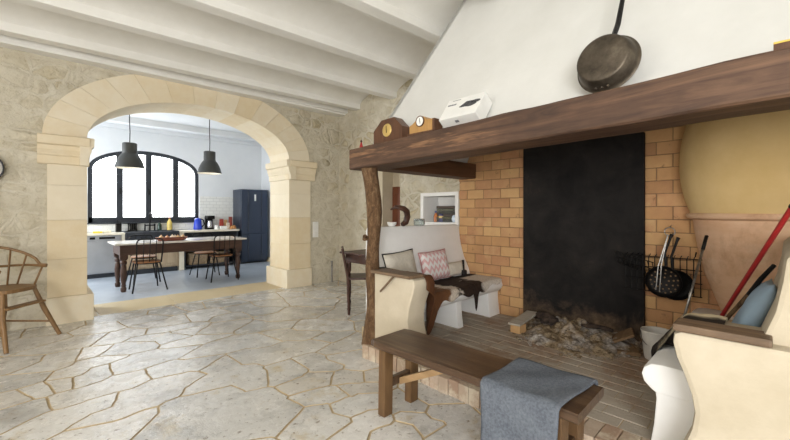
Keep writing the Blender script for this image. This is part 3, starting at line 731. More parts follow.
hide('cowhide', 'brown, white and black cowhide draped over the left plaster bench', -1, 2.87, 2.20, 3.72,
     lambda x: .10 + .26 * gs(x, 2.44, .13) + .20 * gs(x, 3.20, .03) + .02 * math.sin(x * 23) - .06 * gs(x, 3.7, .25), lambda x: .30, M['cowhide'], .72, .93, 2.29, .225)
t = NT('goat_hide', .8, spec=.2); f1 = t.noise(t.obj(), 4.5, 5, .6, .5)
sx = t.n('ShaderNodeSeparateXYZ'); t.l(t.obj(), sx.inputs[0])
xk = t.math('ADD', t.math('MULTIPLY', t.math('SUBTRACT', sx.outputs[0], 2.2), .66), t.math('MULTIPLY', t.math('SUBTRACT', f1, .5), .14))
t.color(t.ramp(xk, [(.0, (44, 38, 34)), (.05, (44, 38, 34)), (.09, (206, 190, 158)), (.155, (206, 190, 158)), (.185, (40, 34, 30)), (.42, (40, 34, 30)), (.48, (206, 190, 160)), (1, (206, 190, 160))])); t.bump(t.noise(t.obj((40, 40, 14)), 2.2), .4, .01); M['goat'] = t.m
hide('goat_hide', 'black and cream hide spread on the right plaster bench behind the armrest', 1, -.14, 2.135, 3.4,
     lambda x: .03 + .10 * gs(x, 2.54, .10) + .02 * math.sin(x * 19), lambda x: .315, M['goat'], .625, .468, 2.37, .228)

def cushion(name, label, w_, h_, th, mtx, mat, piping=None, group=None):
    r = bpy.data.objects.new(name, None); COL.objects.link(r); r.matrix_world = mtx; W[r.name] = mtx; r.empty_display_size = .1
    tag(r, label, 'cushion', group)
    m = MB()
    def side(sg):
        def fn(u, v):
            a, b = 2 * u - 1, 2 * v - 1
            k = max(0, (1 - a ** 4) * (1 - b ** 4)) ** .75
            pin = 1 - .06 * (1 - abs(b) ** 2) * abs(a) ** 6
            pin2 = 1 - .06 * (1 - abs(a) ** 2) * abs(b) ** 6
            wr = .006 * noise.noise(Vector((a * 3, b * 3, sg * 4 + w_ * 10))) * k
            return (a * w_ / 2 * pin, sg * (th / 2 * k) + wr, h_ / 2 + b * h_ / 2 * pin2)
        return fn
    m.grid(side(1), 22, 22); m.grid(side(-1), 22, 22)
    bmesh.ops.remove_doubles(m.bm, verts=m.bm.verts, dist=.0005); bmesh.ops.recalc_face_normals(m.bm, faces=m.bm.faces)
    m.build('cover', mat, r, smooth=True, local=True, sharp=2.5)
    if piping:
        P = []
        for k in range(64):
            q = 4 * k / 64; s_ = int(q); f = q - s_
            u, v = [(f, 0), (1, f), (1 - f, 1), (0, 1 - f)][s_]
            P.append(Vector(side(1)(u, v)))
        P.append(P[0]); P.append(P[1])
        MB().tube(P, .006, 8, caps=False).build('piping', piping, r, smooth=True, local=True)
    return r
M['linen'] = plain('linen', (214, 206, 190), .9, 0, .04, 40, .15)
M['blue_cloth'] = plain('blue_cloth', (150, 172, 190), .85, 0, .05, 9, .15)
t = NT('chevron', .9); sx = t.n('ShaderNodeSeparateXYZ'); t.l(t.obj(), sx.inputs[0])
zz = t.math('MULTIPLY', t.math('PINGPONG', sx.outputs[0], .030), 1.7)
q = t.math('FRACT', t.math('MULTIPLY', t.math('ADD', sx.outputs[2], zz), 12.0))
t.color(t.ramp(q, [(.0, (232, 226, 222)), (.47, (232, 226, 222)), (.53, (222, 180, 177)), (.94, (218, 172, 170)), (1, (232, 226, 222))])); M['chevron'] = t.m
lean = RX(math.radians(-14))
cushion('cushion', 'off-white square cushion with black piping on the left plaster bench', .44, .34, .12, T(2.60, 2.55, .528) @ RZ(.04) @ lean @ RY(-.05), M['linen'], M['black_iron'])
cushion('cushion', 'pink and white chevron cushion leaning on the plaster backrest', .43, .31, .13, T(3.09, 2.54, .528) @ RZ(-.03) @ lean @ RY(-.04), M['chevron'], plain('pink_piping', (196, 140, 138), .8))
cushion('cushion', 'small flat grey-white cushion behind the chevron cushion near the brick wall', .34, .16, .08, T(3.42, 2.55, .528) @ lean, M['linen'])
cushion('pillow', 'pale blue pillow on the right plaster bench beside the fire tools', .36, .42, .095, T(2.56, .185, .528) @ RZ(.02) @ RX(math.radians(23)) @ RY(.06) , M['blue_cloth'])
hb_ = thing('hand_brush', 'small black brush standing in the corner by the brick wall', 'brush', (3.50, 2.50, .52))
MB().tube([(3.52, 2.51, .58), (3.53, 2.53, .70)], [.010, .014], 10).build('handle', M['black_iron'], hb_, smooth=True)
MB().box(3.49, 2.485, .524, 3.55, 2.53, .59, bevel=.015).build('bristles', plain('bristle', (44, 40, 38), .9, 0, .3, 60), hb_)

# things on the left backrest and in the niche
pw = 1.10
h_ = MB().tube([(2.68, 2.82, 1.275), (2.70, 2.77, 1.30), (2.74, 2.745, 1.295), (2.79, 2.735, 1.285), (2.85, 2.75, 1.255), (2.88, 2.77, 1.20), (2.87, 2.785, 1.14), (2.82, 2.79, 1.115)], [.008, .018, .024, .029, .033, .034, .032, .024], 12)
for v in h_.bm.verts: v.co += Vector((1, 1, 1)) * noise.noise(v.co * 30) * .004
h_.bm.transform(T(-.02, -.0, .0)); 
tag(h_.build('curved_horn', M['dark_wood'], None, smooth=True), 'dark curved horn standing on the low plaster wall', 'horn')
dish = thing('small_dish', 'small white dish beside the dark horn on the low plaster wall', 'dish', (2.66, 2.80, pw))
MB().lathe([(0, pw + .002), (.03, pw + .002), (.045, pw + .02), (.05, pw + .045), (.046, pw + .045), (.04, pw + .02), (0, pw + .012)], (2.655, 2.795, 0), 18).build('bowl', M['white_paint'], dish, smooth=True)
MB().lathe([(0, pw + .05), (.02, pw + .045), (.03, pw + .02), (.02, pw + .012)], (2.655, 2.795, 0), 12).build('contents', M['red_paint'], dish, smooth=True)
gl2 = bpy.data.materials.new('jar_glass'); gl2.use_nodes = True; p_ = gl2.node_tree.nodes['Principled BSDF']
p_.inputs['Base Color'].default_value = (.86, .93, .92, 1); p_.inputs['Transmission Weight'].default_value = .85; p_.inputs['Roughness'].default_value = .12
jar = thing('glass_jar', 'low clear glass jar on the low plaster wall below the niche', 'jar', (3.08, 2.80, pw))
MB().lathe([(0, pw + .002), (.055, pw + .002), (.062, pw + .012), (.062, pw + .065), (.055, pw + .072), (.052, pw + .066), (.056, pw + .06), (.056, pw + .012), (0, pw + .01)], (3.08, 2.80, 0), 24).build('vessel', gl2, jar, smooth=True)
MB().lathe([(.056, pw + .066), (.06, pw + .075), (0, pw + .082)], (3.08, 2.80, 0), 24).build('rim', M['chrome'], jar, smooth=True)
nzz = 1.11
bt = thing('niche_bottle', 'slim orange bottle with a blue cap at the left of the niche', 'bottle', (4.12, 3.40, nzz))
MB().lathe([(0, nzz), (.032, nzz), (.034, nzz + .08), (.018, nzz + .12), (.016, nzz + .13)], (4.12, 3.42, 0), 16).build('body', plain('orange_bottle', (196, 118, 62), .3), bt, smooth=True)
MB().lathe([(.018, nzz + .128), (.018, nzz + .155), (0, nzz + .157)], (4.12, 3.42, 0), 16).build('cap', plain('blue_cap', (52, 78, 140), .4), bt, smooth=True)
bt = thing('niche_jar', 'blue and yellow labelled jar beside the orange bottle in the niche', 'jar', (4.12, 3.32, nzz))
MB().lathe([(0, nzz), (.042, nzz), (.044, nzz + .01), (.044, nzz + .10), (.034, nzz + .115)], (4.12, 3.315, 0), 18).build('body', plain('blue_jar', (72, 74, 112), .4), bt, smooth=True)
MB().lathe([(.0455, nzz + .055), (.0455, nzz + .085)], (4.12, 3.315, 0), 18).build('jar_label', plain('yellow_label', (222, 190, 120), .5), bt, smooth=True)
MB().lathe([(.036, nzz + .112), (.038, nzz + .14), (0, nzz + .142)], (4.12, 3.315, 0), 18).build('lid', plain('blue_lid', (58, 84, 150), .4), bt, smooth=True)
eg = MB().lathe([(0, nzz), (.022, nzz + .004), (.034, nzz + .03), (.036, nzz + .05), (.028, nzz + .082), (.014, nzz + .098), (0, nzz + .102)], (4.07, 3.06, 0), 18)
tag(eg.build('egg_ornament', plain('egg_blue', (206, 218, 232), .35), None, smooth=True), 'pale blue egg ornament at the right front of the niche', 'ornament')
M['paper_dark'] = plain('magazine', (62, 60, 50), .5, 0, .35, 30)
for k in range(6):
    m = MB().box(-.12, -.20, 0, .10, .20, .036, bevel=.005)
    o = m.build('magazine', [M['paper_dark'], plain('magazine_green', (84, 82, 58), .5, 0, .3, 30), plain('magazine_brown', (70, 54, 40), .5, 0, .3, 30)][k % 3], None)
    o.location = (4.215, 3.19, nzz + .001 + k * .0375); o.rotation_euler = (0, 0, [.0, .08, -.1, .12, -.05, .1][k])
    tag(o, ['dark magazine at the bottom of the pile in the niche', 'green magazine second from the bottom of the niche pile', 'brown magazine third from the bottom of the niche pile',
            'dark magazine third from the top of the niche pile', 'green magazine second from the top of the niche pile', 'brown magazine on top of the niche pile'][k], 'magazine', 'magazines stacked in the niche')

# ------------------------------------------------------------------ wooden bench with blanket
bn = thing('wooden_bench', 'long dark wooden bench standing before the hearth', 'bench', (1.70, 1.2, 0), math.radians(1.4))
HB = .445
m = MB(); bm = bmesh.new(); NBY = 30
rr = []
for i in range(NBY + 1):
    y = .60 - 1.24 * i / NBY; xl = -.172 + .008 * noise.noise(Vector((y * 5, 0, 2))); xr = .165 + .008 * noise.noise(Vector((y * 5, 4, 2)))
    if i == 0: xl += .012; xr -= .012
    zt = HB + .002 * noise.noise(Vector((y * 6, 8, 2))); zb = HB - .042; c = .008
    rr.append([bm.verts.new((a, y, b)) for a, b in ((xl, zb + c), (xl + c, zb), (xr - c, zb), (xr, zb + c), (xr, zt - c), (xr - c, zt), (xl + c, zt), (xl, zt - c))])
for r0, r1 in zip(rr, rr[1:]):
    for k in range(8): bm.faces.new((r0[k], r0[(k + 1) % 8], r1[(k + 1) % 8], r1[k]))
bm.faces.new(rr[0]); bm.faces.new(rr[-1][::-1]); bmesh.ops.recalc_face_normals(bm, faces=bm.faces); m.add(bm)
m.build('seat', M['bench_wood'], bn, local=True)
for (x, y, sx_, sy_) in ((-.125, .50, .036, .028), (.115, .50, .036, .028), (-.125, -.53, .040, .045), (.115, -.53, .040, .030)):
    MB().hexa([(x - sx_ - .008, y - sy_, 0), (x + sx_ - .008, y - sy_, 0), (x + sx_ - .008, y + sy_, 0), (x - sx_ - .008, y + sy_, 0),
               (x - sx_, y - sy_, HB - .041), (x + sx_, y - sy_, HB - .041), (x + sx_, y + sy_, HB - .041), (x - sx_, y + sy_, HB - .041)], bevel=.005).build('leg', M['bench_leg'], bn, local=True)
for y in (.50, -.53): MB().box(-.115, y - .016, .16, .105, y + .016, .215, bevel=.004).build('stretcher', M['bench_wood'], bn, local=True)
MB().hexa([(-.03, .48, .155), (.015, .48, .155), (.015, .48, .20), (-.03, .48, .20), (-.03, .04, .375), (.015, .04, .375), (.015, .04, .414), (-.03, .04, .414)], bevel=.003).build('brace', M['raw_wood'], bn, local=True)
t = NT('grey_wool', .95, spec=.1); f_ = t.noise(t.obj(), 90, 3, .7); g_ = t.noise(t.obj(), 6, 4)
t.color(t.ramp(t.math('ADD', t.math('MULTIPLY', f_, .6), t.math('MULTIPLY', g_, .4)), [(.3, (76, 81, 89)), (.7, (120, 125, 133))])); t.bump(f_, .5, .008); M['wool'] = t.m
BT = T(1.70, 1.2, 0) @ RZ(math.radians(1.4))
def blanket(u, v):
    yl = [-.2, -.2]
    s = v * .90 - .10                     # along across: -.10 hang behind .. then top (.36) .. front hang
    y = (-.222 - .37 * u) 
    skew = .05
    if s < 0: x, z = .178 + .006, HB + .010 + s
    elif s < .36: x, z = .178 - s, HB + .010 + .003 * math.sin(s * 20 + u * 9)
    else:
        q = s - .36; x = -.192 - .012 * math.sin(min(1, q * 4)) - .010 * math.sin(u * 8 + 1) * min(1, q * 4); z = HB + .004 - q
        y += .04 * q * (u - .5)
    y += .04 * (min(max(s, 0), .36) / .36 - .5) * u + .015 * noise.noise(Vector((u * 2, v * 3, 0)))
    if s > .36: z = max(z, .02)
    return BT @ Vector((x, y, z))
m = MB().grid(blanket, 26, 60, thick=-.008)
tag(m.build('blanket', M['wool'], None, smooth=True, sharp=2), 'grey wool blanket draped over the wooden bench', 'blanket')

# ------------------------------------------------------------------ in the hearth: ash, boards, bucket, tools
t = NT('ash', .95, spec=.1); f_ = t.noise(t.obj(), 14, 7, .75); g_ = t.noise(t.obj(), 4, 4)
a_ = t.ramp(f_, [(.3, (66, 54, 42)), (.45, (116, 98, 76)), (.6, (156, 138, 112)), (.8, (196, 182, 158))])
b_ = t.ramp(f_, [(.3, (88, 80, 72)), (.5, (160, 152, 144)), (.8, (222, 218, 212))])
t.color(t.mix(t.ramp(g_, [(.48, (0, 0, 0, 1)), (.62, (1, 1, 1, 1))]), a_, b_)); t.bump(f_, .8, .02); M['ash'] = t.m
am = MB(); r_ = random.Random(11)
def ash(u, v):
    x = 3.02 + .70 * u; y = .78 + 1.08 * v
    d = ((x - 3.56) / .46) ** 2 + ((y - 1.30) / .54) ** 2 + .45 * noise.noise(Vector((x * 5, y * 5, 4))) + .25 * noise.noise(Vector((x * 17, y * 17, 4)))
    h = max(0, 1 - d) ** 1.1 * (.10 + .05 * noise.noise(Vector((x * 9, y * 9, 0))) + .03 * noise.noise(Vector((x * 24, y * 24, 1))))
    return (x, y, hz - .008 + max(0, h) + (.0 if d > 1 else .011 * min(1, (1 - d) * 12)))
am.grid(ash, 70, 90)
for k in range(420):
    a = r_.uniform(0, 2 * PI); q = r_.random() ** .6
    x, y = 3.50 + .50 * q * math.cos(a), 1.32 + .56 * q * math.sin(a)
    if x > 3.68: continue
    s = r_.uniform(.006, .022); u, v = (x - 3.02) / .70, (y - .78) / 1.08
    z = max(hz, ash(min(1, max(0, u)), min(1, max(0, v)))[2])
    bm = bmesh.new(); bmesh.ops.create_icosphere(bm, subdivisions=1, radius=s)
    for vv in bm.verts: vv.co *= 1 + .5 * noise.noise(vv.co * 40 + Vector((k, 0, 0))); vv.co.z *= .6
    am.add(bm, T(x, y, z + s * .2))
tag(am.build('ash_heap', M['ash'], None, smooth=False), 'grey and white ash heap in front of the black fire panel', 'ash', kind='stuff')
M['charred'] = plain('charred_wood', (66, 52, 42), .9, 0, .35, 20, .5)
M['board_grey'] = wood('ashy_board', [(.3, (150, 140, 126)), (.7, (194, 186, 172))], 'y', 1, .8, .2)
M['board_brown'] = wood('rough_board', [(.3, (104, 80, 56)), (.7, (150, 122, 90))], 'x', 1, .8, .3)
def slab(name, label, cat, size, mtx, mat, bev=.006):
    m = MB().box(-size[0] / 2, -size[1] / 2, 0, size[0] / 2, size[1] / 2, size[2], mtx=mtx, bevel=bev)
    for v in m.bm.verts: v.co += Vector((0, 0, 1)) * .004 * noise.noise(v.co * 20)
    return tag(m.build(name, mat, None), label, cat)
slab('firebrick', 'reddish firebrick under the light grey slab left of the ash', 'brick', (.11, .10, .08), T(3.28, 1.72, hz + .004) @ RZ(-.1), M['brick'])
slab('stone_slab', 'light grey slab lying tilted on a firebrick left of the ash', 'slab', (.46, .12, .02), T(3.43, 1.74, hz + .094) @ RZ(.08) @ RY(-.05), M['board_grey'])
slab('plank', 'rough brown plank leaning over the right edge of the ash', 'plank', (.22, .20, .02), T(3.56, .93, hz + .085) @ RZ(.3) @ RX(-.5), M['board_brown'])
slab('plank', 'flat brown plank on the hearth under the leaning plank', 'plank', (.22, .16, .03), T(3.47, .88, hz + .004) @ RZ(.5), M['board_brown'])
for k, (x, y, a, L, rr_, lab) in enumerate(((3.53, 1.57, .9, .28, .042, 'thick charred log beside the grey slab in the ash'), (3.46, 1.50, -.3, .20, .030, 'short charred log lying across the front of the ash'), (3.55, 1.12, 1.5, .26, .018, 'thin burnt stick near the leaning plank'))):
    m = MB().tube([(math.cos(a) * L * (q - .5), math.sin(a) * L * (q - .5), .01 * math.sin(q * 5)) for q in (0, .2, .4, .6, .8, 1)], [rr_ * .8, rr_, rr_ * 1.08, rr_ * .95, rr_, rr_ * .75], 9, mtx=T(x, y, hz + .125))
    for v in m.bm.verts: v.co += Vector((1, .5, 1)) * noise.noise(v.co * 35) * .009
    tag(m.build('charred_log', M['charred'], None), lab, 'log', 'burnt logs in the ash')
bk = thing('bucket', 'white bucket on the hearth beside the fire panel', 'bucket', (3.46, .66, hz))
MB().lathe([(0, hz + .002), (.078, hz + .002), (.082, hz + .008), (.10, hz + .21), (.106, hz + .215), (.104, hz + .225), (.096, hz + .22), (.08, hz + .015), (0, hz + .012)], (3.46, .665, 0), 28).build('pail', plain('bucket_white', (218, 214, 206), .5, 0, .06, 10), bk, smooth=True)
MB().tube([(3.46 - .108 * math.sin(PI * k / 12 - .0) * .8, .665 + .106 * math.cos(PI * k / 12), hz + .20 - .09 * math.sin(PI * k / 12)) for k in range(13)], .0035, 6).build('bail_handle', M['steel_rod'], bk, smooth=True)
# wire rack hanging on the bricks
rk = thing('grill_rack', 'black wire grill rack hung on the bricks beside the fire panel', 'rack', (3.72, .7, .7))
m = MB()
for k in range(13): y = .42 + .50 * k / 12; m.tube([(3.64, y, .60), (3.635, y, .885), (3.70, y, .90)], .0035, 6)
for z in (.60, .70, .80, .885): m.tube([(3.636, .41, z), (3.636, .93, z)], .004, 6)
for y in (.46, .88): m.tube([(3.70, y, .90), (3.745, y, .93)], .005, 6)
m.build('grate', M['black_iron'], rk, smooth=True)
g2 = thing('hinged_grill', 'black hinged wire grill sticking out left of the hanging pans', 'grill', (3.6, .85, .8))
m = MB()
for k in range(9): y = .70 + .26 * k / 8; m.tube([(3.60, y, .72 + .10 * (k / 8)), (3.59, y + .02, .84 + .07 * (k / 8))], .003, 6)
for q in (0, .5, 1): m.tube([(3.60 - .01 * q, .69 + .02 * q, .72 + .12 * q), (3.60 - .01 * q, .975 + .02 * q, .825 + .09 * q)], .004, 6)
m.build('grate', M['black_iron'], g2, smooth=True)
MB().tube([(3.60, .70, .78), (3.62, .64, .92), (3.68, .615, 1.06), (3.745, .61, 1.07)], .0045, 6).build('handle', M['steel_rod'], g2, smooth=True)
M['hole'] = plain('hole_brown', (120, 96, 70), .9)
def chestnut(label, cy, cz, x, r, tilt, group):
    p = thing('chestnut_pan', label, 'pan', (x, cy, cz), 0, group)
    mt = T(x, cy, cz) @ RX(tilt) @ RY(-PI / 2)
    m = MB().lathe([(0, -.012), (r * .8, -.012), (r * .95, .006), (r, .022), (r * .97, .024), (r * .9, .008), (r * .76, -.006), (0, -.006)], seg=32, mtx=mt)
    bowl = m.build('bowl', M['black_iron'], p, smooth=True, sharp=.9)
    for ring, n in (((.25, 5), (.5, 10), (.72, 15)) if tilt > 0 else ()):
        for k in range(n):
            q = 2 * PI * k / n; MB().lathe([(0, .001), (.007, 0)], mtx=mt @ T(r * ring * math.cos(q), r * ring * math.sin(q), -.004), seg=6).build('perforation', M['hole'], bowl)
    top = mt @ Vector((r, 0, .015))
    MB().tube([top, top + Vector((.02, .01, .10)), top + Vector((.05, -.02, .22)), top + Vector((.055, -.03, .25))], [.010, .009, .010, .014], 8).build('handle', M['black_iron'], p, smooth=True)
chestnut('black perforated chestnut pan hanging in front on the wire rack', .64, .70, 3.585, .125, .12, 'chestnut pans on the rack')
chestnut('black chestnut pan hanging behind the perforated one and peeking out right', .57, .68, 3.615, .120, -.15, 'chestnut pans on the rack')
tg = thing('fire_tongs', 'thin steel tongs hanging from the ring over the chestnut pans', 'tongs', (3.6, .68, .8))
m = MB().tube([(3.56, .665, .62), (3.565, .655, .82), (3.60, .63, 1.0), (3.62, .62, 1.07)], .004, 6)
m.build('arm', M['steel_rod'], tg, smooth=True); MB().tube([(3.56, .69, .63), (3.565, .675, .82), (3.60, .635, 1.0), (3.62, .62, 1.07)], .004, 6).build('arm', M['steel_rod'], tg, smooth=True)
MB().tube([(3.69, .62 + .035 * math.cos(a), 1.09 + .035 * math.sin(a)) for a in [2 * PI * k / 20 for k in range(22)]], .004, 6, caps=False).tube([(3.62, .62, 1.065), (3.69, .62, 1.055)], .004, 6).tube([(3.69, .62, 1.125), (3.745, .62, 1.14)], .005, 6).build('hanging_ring', M['steel_rod'], tg, smooth=True)
# pokers, red pole, ash shovel
pk = thing('poker', 'black and grey iron poker leaning against the terracotta corbel', 'poker', (2.99, .45, .52))
m = MB().tube([(3.03, .44, .535), (3.30, .37, .99)], .008, 8); m.build('rod', M['steel_rod'], pk, smooth=True)
MB().tube([(3.30, .37, .99), (3.355, .355, 1.085)], .011, 8).build('grip', M['black_iron'], pk, smooth=True)
rp = thing('fire_shovel', 'red-handled long fire shovel leaning across the right plaster bench', 'shovel', (2.94, .27, .52))
MB().tube([(2.93, .262, .585), (2.28, -.035, 1.27)], .0105, 10).build('handle', M['red_paint'], rp, smooth=True)
MB().tube([(2.28, -.035, 1.27), (2.265, -.042, 1.286)], [.013, .011], 10).build('end_cap', M['black_iron'], rp, smooth=True)
MB().hexa([(2.93, .20, .527), (2.90, .30, .527), (3.06, .38, .527), (3.10, .26, .527), (2.93, .205, .56), (2.905, .295, .56), (3.06, .375, .531), (3.10, .265, .531)], bevel=.001).build('blade', M['black_iron'], rp)
pp_ = thing('wooden_tool', 'dark wooden pole with a blackened tip leaning beside the red handle', 'tool', (2.75, .25, .55))
p0, p1 = Vector((2.78, .265, .545)), Vector((2.595, .02, .99)); pm_ = p0.lerp(p1, .62)
MB().tube([p0, p0.lerp(p1, .3) + Vector((0, 0, .008)), pm_], [.009, .010, .011], 8).build('shaft', M['bark'], pp_, smooth=True)
MB().tube([pm_, pm_.lerp(p1, .5) + Vector((0, 0, .008)), p1], [.0115, .011, .009], 8).build('tip', M['black_iron'], pp_, smooth=True)

# ------------------------------------------------------------------ left wall: high chair, hanging drum, switch, pipe
hc = thing('high_chair', 'wooden spindle-back high chair against the stone wall', 'chair', (-.22, 5.14, 0), math.radians(-44))
SZ = .53                                  # local +x = forward
m = MB(); bm = bmesh.new()
out = [(.20 * (abs(math.cos(a)) ** .7) * (1 if math.cos(a) > 0 else -1) + .01, .20 * (abs(math.sin(a)) ** .7) * (1 if math.sin(a) > 0 else -1)) for a in [2 * PI * k / 28 for k in range(28)]]
m.prism(out, 'z', SZ - .035, SZ, bevel=.008); m.build('seat', M['chair_wood'], hc, local=True)
for sx_, sy_ in ((1, -1), (1, 1), (-1, -1), (-1, 1)):
    MB().tube([(sx_ * .145, sy_ * .145, SZ - .02), (sx_ * .20, sy_ * .20, .28), (sx_ * .30, sy_ * .262, .0)], [.017, .022, .017], 10).build('leg', M['chair_wood'], hc, local=True, smooth=True)
MB().box(.15, -.185, .355, .235, .185, .375, bevel=.006).build('footrest', M['chair_wood'], hc, local=True)
for sy_ in (1, -1): MB().tube([(.255, sy_ * .23, .145), (-.255, sy_ * .23, .145)], .010, 8).build('stretcher', M['chair_wood'], hc, local=True, smooth=True)
ar = [(.215 * 1.0, -.225, SZ + .165)]
rail = []
for k in range(25):
    a = -PI / 2 - PI * k / 24
    rail.append((.03 + .215 * math.cos(a) if True else 0, .215 * math.sin(a), SZ + .185 + .0))
rail = [(.195, -.225, SZ + .175), (.12, -.222, SZ + .18)] + rail + [(.12, .222, SZ + .18), (.195, .225, SZ + .175)]
MB().tube(rail, [.016, .014] + [.012] * 25 + [.014, .016], 8).build('arm_rail', M['chair_wood'], hc, local=True, smooth=True)
bow = []
for k in range(25):
    a = -PI / 2 - PI * k / 24; up = math.sin(PI * k / 24)
    bow.append((.14 + .34 * math.cos(a), .218 * math.sin(a), SZ + .19 + .20 * up ** .6))
bow = [(.20, -.224, SZ + .185)] + bow + [(.20, .224, SZ + .185)]
MB().tube(bow, .014, 8).build('bow_back', M['chair_wood'], hc, local=True, smooth=True)
for k in range(7):
    a = -PI / 2 - PI * (k + .9) / 7.8; up = math.sin(PI * (k + .9) / 7.8)
    MB().tube([(.02 + .17 * math.cos(a), .175 * math.sin(a), SZ - .01), (.14 + .34 * math.cos(a), .218 * math.sin(a), SZ + .19 + .20 * up ** .6)], .008, 8).build('spindle', M['chair_wood'], hc, local=True, smooth=True)
for sy_ in (1, -1): MB().tube([(.13, sy_ * .165, SZ - .01), (.16, sy_ * .222, SZ + .175)], .009, 8).build('arm_post', M['chair_wood'], hc, local=True, smooth=True)
dr = thing('hand_drum', 'round grey-skinned instrument with a dark rim hanging at the left edge', 'instrument', (-.28, 5.58, 1.65))
dm = T(-.385, 5.615, 1.70) @ RX(PI / 2)
MB().lathe([(.145, 0), (.152, .01), (.152, .06), (.145, .072), (.138, .06), (.138, 0)], seg=36, mtx=dm).build('rim', plain('drum_rim', (44, 48, 62), .4), dr, smooth=True, sharp=.5)
MB().lathe([(0, .066), (.14, .064), (.14, .0)], seg=36, mtx=dm).build('skin', plain('drum_skin', (176, 172, 164), .7), dr, smooth=True)
MB().box(-.36, 5.57, 1.28, -.30, 5.60, 1.56, bevel=.008).build('neck', M['raw_wood'], dr)
sw_ = thing('light_switch', 'tall white light switch plate on the stone wall right of the arch', 'switch', (3.50, 5.61, .94))
MB().box(3.445, 5.605, .81, 3.555, 5.622, 1.08, bevel=.004).build('plate', M['white_paint'], sw_)
for k in range(3): MB().box(3.468, 5.598, .83 + k * .082, 3.532, 5.606, .895 + k * .082, bevel=.003).build('rocker', M['white_paint'], sw_)
gp = MB().tube([(3.83, 5.60, .0), (3.83, 5.60, .35)], .016, 10).tube([(3.83, 5.60, .35), (3.83, 5.60, .37)], .022, 10)
tag(gp.build('metal_pipe', M['steel_rod'], None, smooth=True), 'short grey metal pipe rising along the stone wall behind the side table', 'pipe')

# side table and chair behind the log post
st = thing('side_table', 'dark side table with turned legs behind the log post', 'table', (3.0, 3.65, 0))
MB().box(2.76, 3.32, .728, 3.6, 3.87, .752, bevel=.006).build('tabletop', M['dark_wood'], st)
MB().box(2.82, 3.37, .62, 3.54, 3.82, .729, bevel=.004).build('apron', M['dark_wood'], st)
tl_ = [(.02, 0), (.026, .02), (.018, .05), (.022, .07), (.03, .12), (.018, .16), (.024, .18), (.030, .28), (.026, .38), (.018, .44), (.026, .46), (.018, .49), (.03, .51), (.03, .63)]
for x in (2.85, 3.51):
    for y in (3.40, 3.79): MB().lathe(tl_, (x, y, 0), 16).build('leg', M['dark_wood'], st, smooth=True, sharp=.8)
dc = thing('wooden_chair', 'dark wooden chair seen edge-on beside the side table', 'chair', (3.00, 3.68, 0), math.radians(-36))
for sy_ in (1, -1):
    MB().tube([(-.19, sy_ * .18, 0), (-.20, sy_ * .18, .44), (-.27, sy_ * .18, .80)], [.016, .018, .014], 8).build('leg', M['dark_wood'], dc, local=True, smooth=True)
    MB().tube([(.17, sy_ * .17, 0), (.17, sy_ * .17, .43)], [.013, .018], 8).build('leg', M['dark_wood'], dc, local=True, smooth=True)
MB().box(-.20, -.19, .42, .19, .19, .445, bevel=.008).build('seat', M['dark_wood'], dc, local=True)
for z in (.58, .70, .785): MB().box(-.275 + (.785 - z) * .19, -.18, z - .02, -.255 + (.785 - z) * .19, .18, z + .02, bevel=.004).build('back_rail', M['dark_wood'], dc, local=True)

# ------------------------------------------------------------------ KITCHEN
KY = 8.92
# worktops
M['worktop'] = plaster('worktop', (206, 196, 176), (224, 216, 198), 6, .4, .05, 30)
CZ = .845
wt = MB().box(.55, KY - .03, CZ - .04, 1.26, 9.49, CZ, bevel=.006); tag(wt.build('worktop', M['worktop'], None), 'pale stone worktop over the dishwasher, left of the dark sink', 'worktop')
wt = MB().box(2.20, KY - .03, CZ - .04, 3.47, 9.49, CZ, bevel=.006); tag(wt.build('worktop', M['worktop'], None), 'pale stone worktop between the dark sink and the fridge', 'worktop')
M['stainless'] = plain('stainless', (176, 178, 182), .35, .6, .03, 4)
dw = thing('dishwasher', 'stainless steel dishwasher under the left worktop', 'dishwasher', (.92, 9.2, 0))
MB().box(.60, KY + .02, .08, 1.20, 9.45, CZ - .042, bevel=.004).build('body', M['stainless'], dw)
MB().box(.605, KY - .01, .10, 1.195, KY + .025, .70, bevel=.006).build('door', M['stainless'], dw)
cp = MB().box(.605, KY - .01, .705, 1.195, KY + .025, CZ - .045, bevel=.004).build('control_panel', M['stainless'], dw)
MB().box(.72, KY - .014, .735, .80, KY - .009, .775).box(.86, KY - .014, .735, 1.10, KY - .009, .775).build('display', M['black_iron'], cp)
MB().box(.62, KY + .04, 0, 1.18, 9.4, .082).build('plinth', M['dark_metal'], dw)
sk = thing('kitchen_sink', 'dark stone apron sink below the arched window', 'sink', (1.74, 9.2, .6))
m = MB(); m.box(1.265, KY - .05, .63, 2.195, KY - .01, CZ + .008, bevel=.006); m.box(1.265, 9.40, .63, 2.195, 9.48, CZ + .008, bevel=.006); m.box(1.265, KY - .02, .63, 1.30, 9.42, CZ + .008, bevel=.006); m.box(1.74, KY - .02, .63, 1.77, 9.42, CZ, bevel=.006); m.box(2.16, KY - .02, .63, 2.195, 9.42, CZ + .008, bevel=.006); m.box(1.27, KY - .04, .63, 2.19, 9.45, .66)
m.build('basin', M['dark_metal'], sk)
fa = thing('kitchen_faucet', 'black gooseneck tap standing behind the dark sink', 'tap', (1.77, 9.44, CZ))
MB().tube([(1.77, 9.44, CZ)] + [(1.77, 9.44, CZ + .30)] + [(1.77, 9.44 - .09 + .09 * math.cos(a), CZ + .30 + .09 * math.sin(a)) for a in [PI * k / 8 for k in range(1, 9)]] + [(1.77, 9.26, CZ + .22)], .014, 10).build('spout', M['black_iron'], fa, smooth=True)
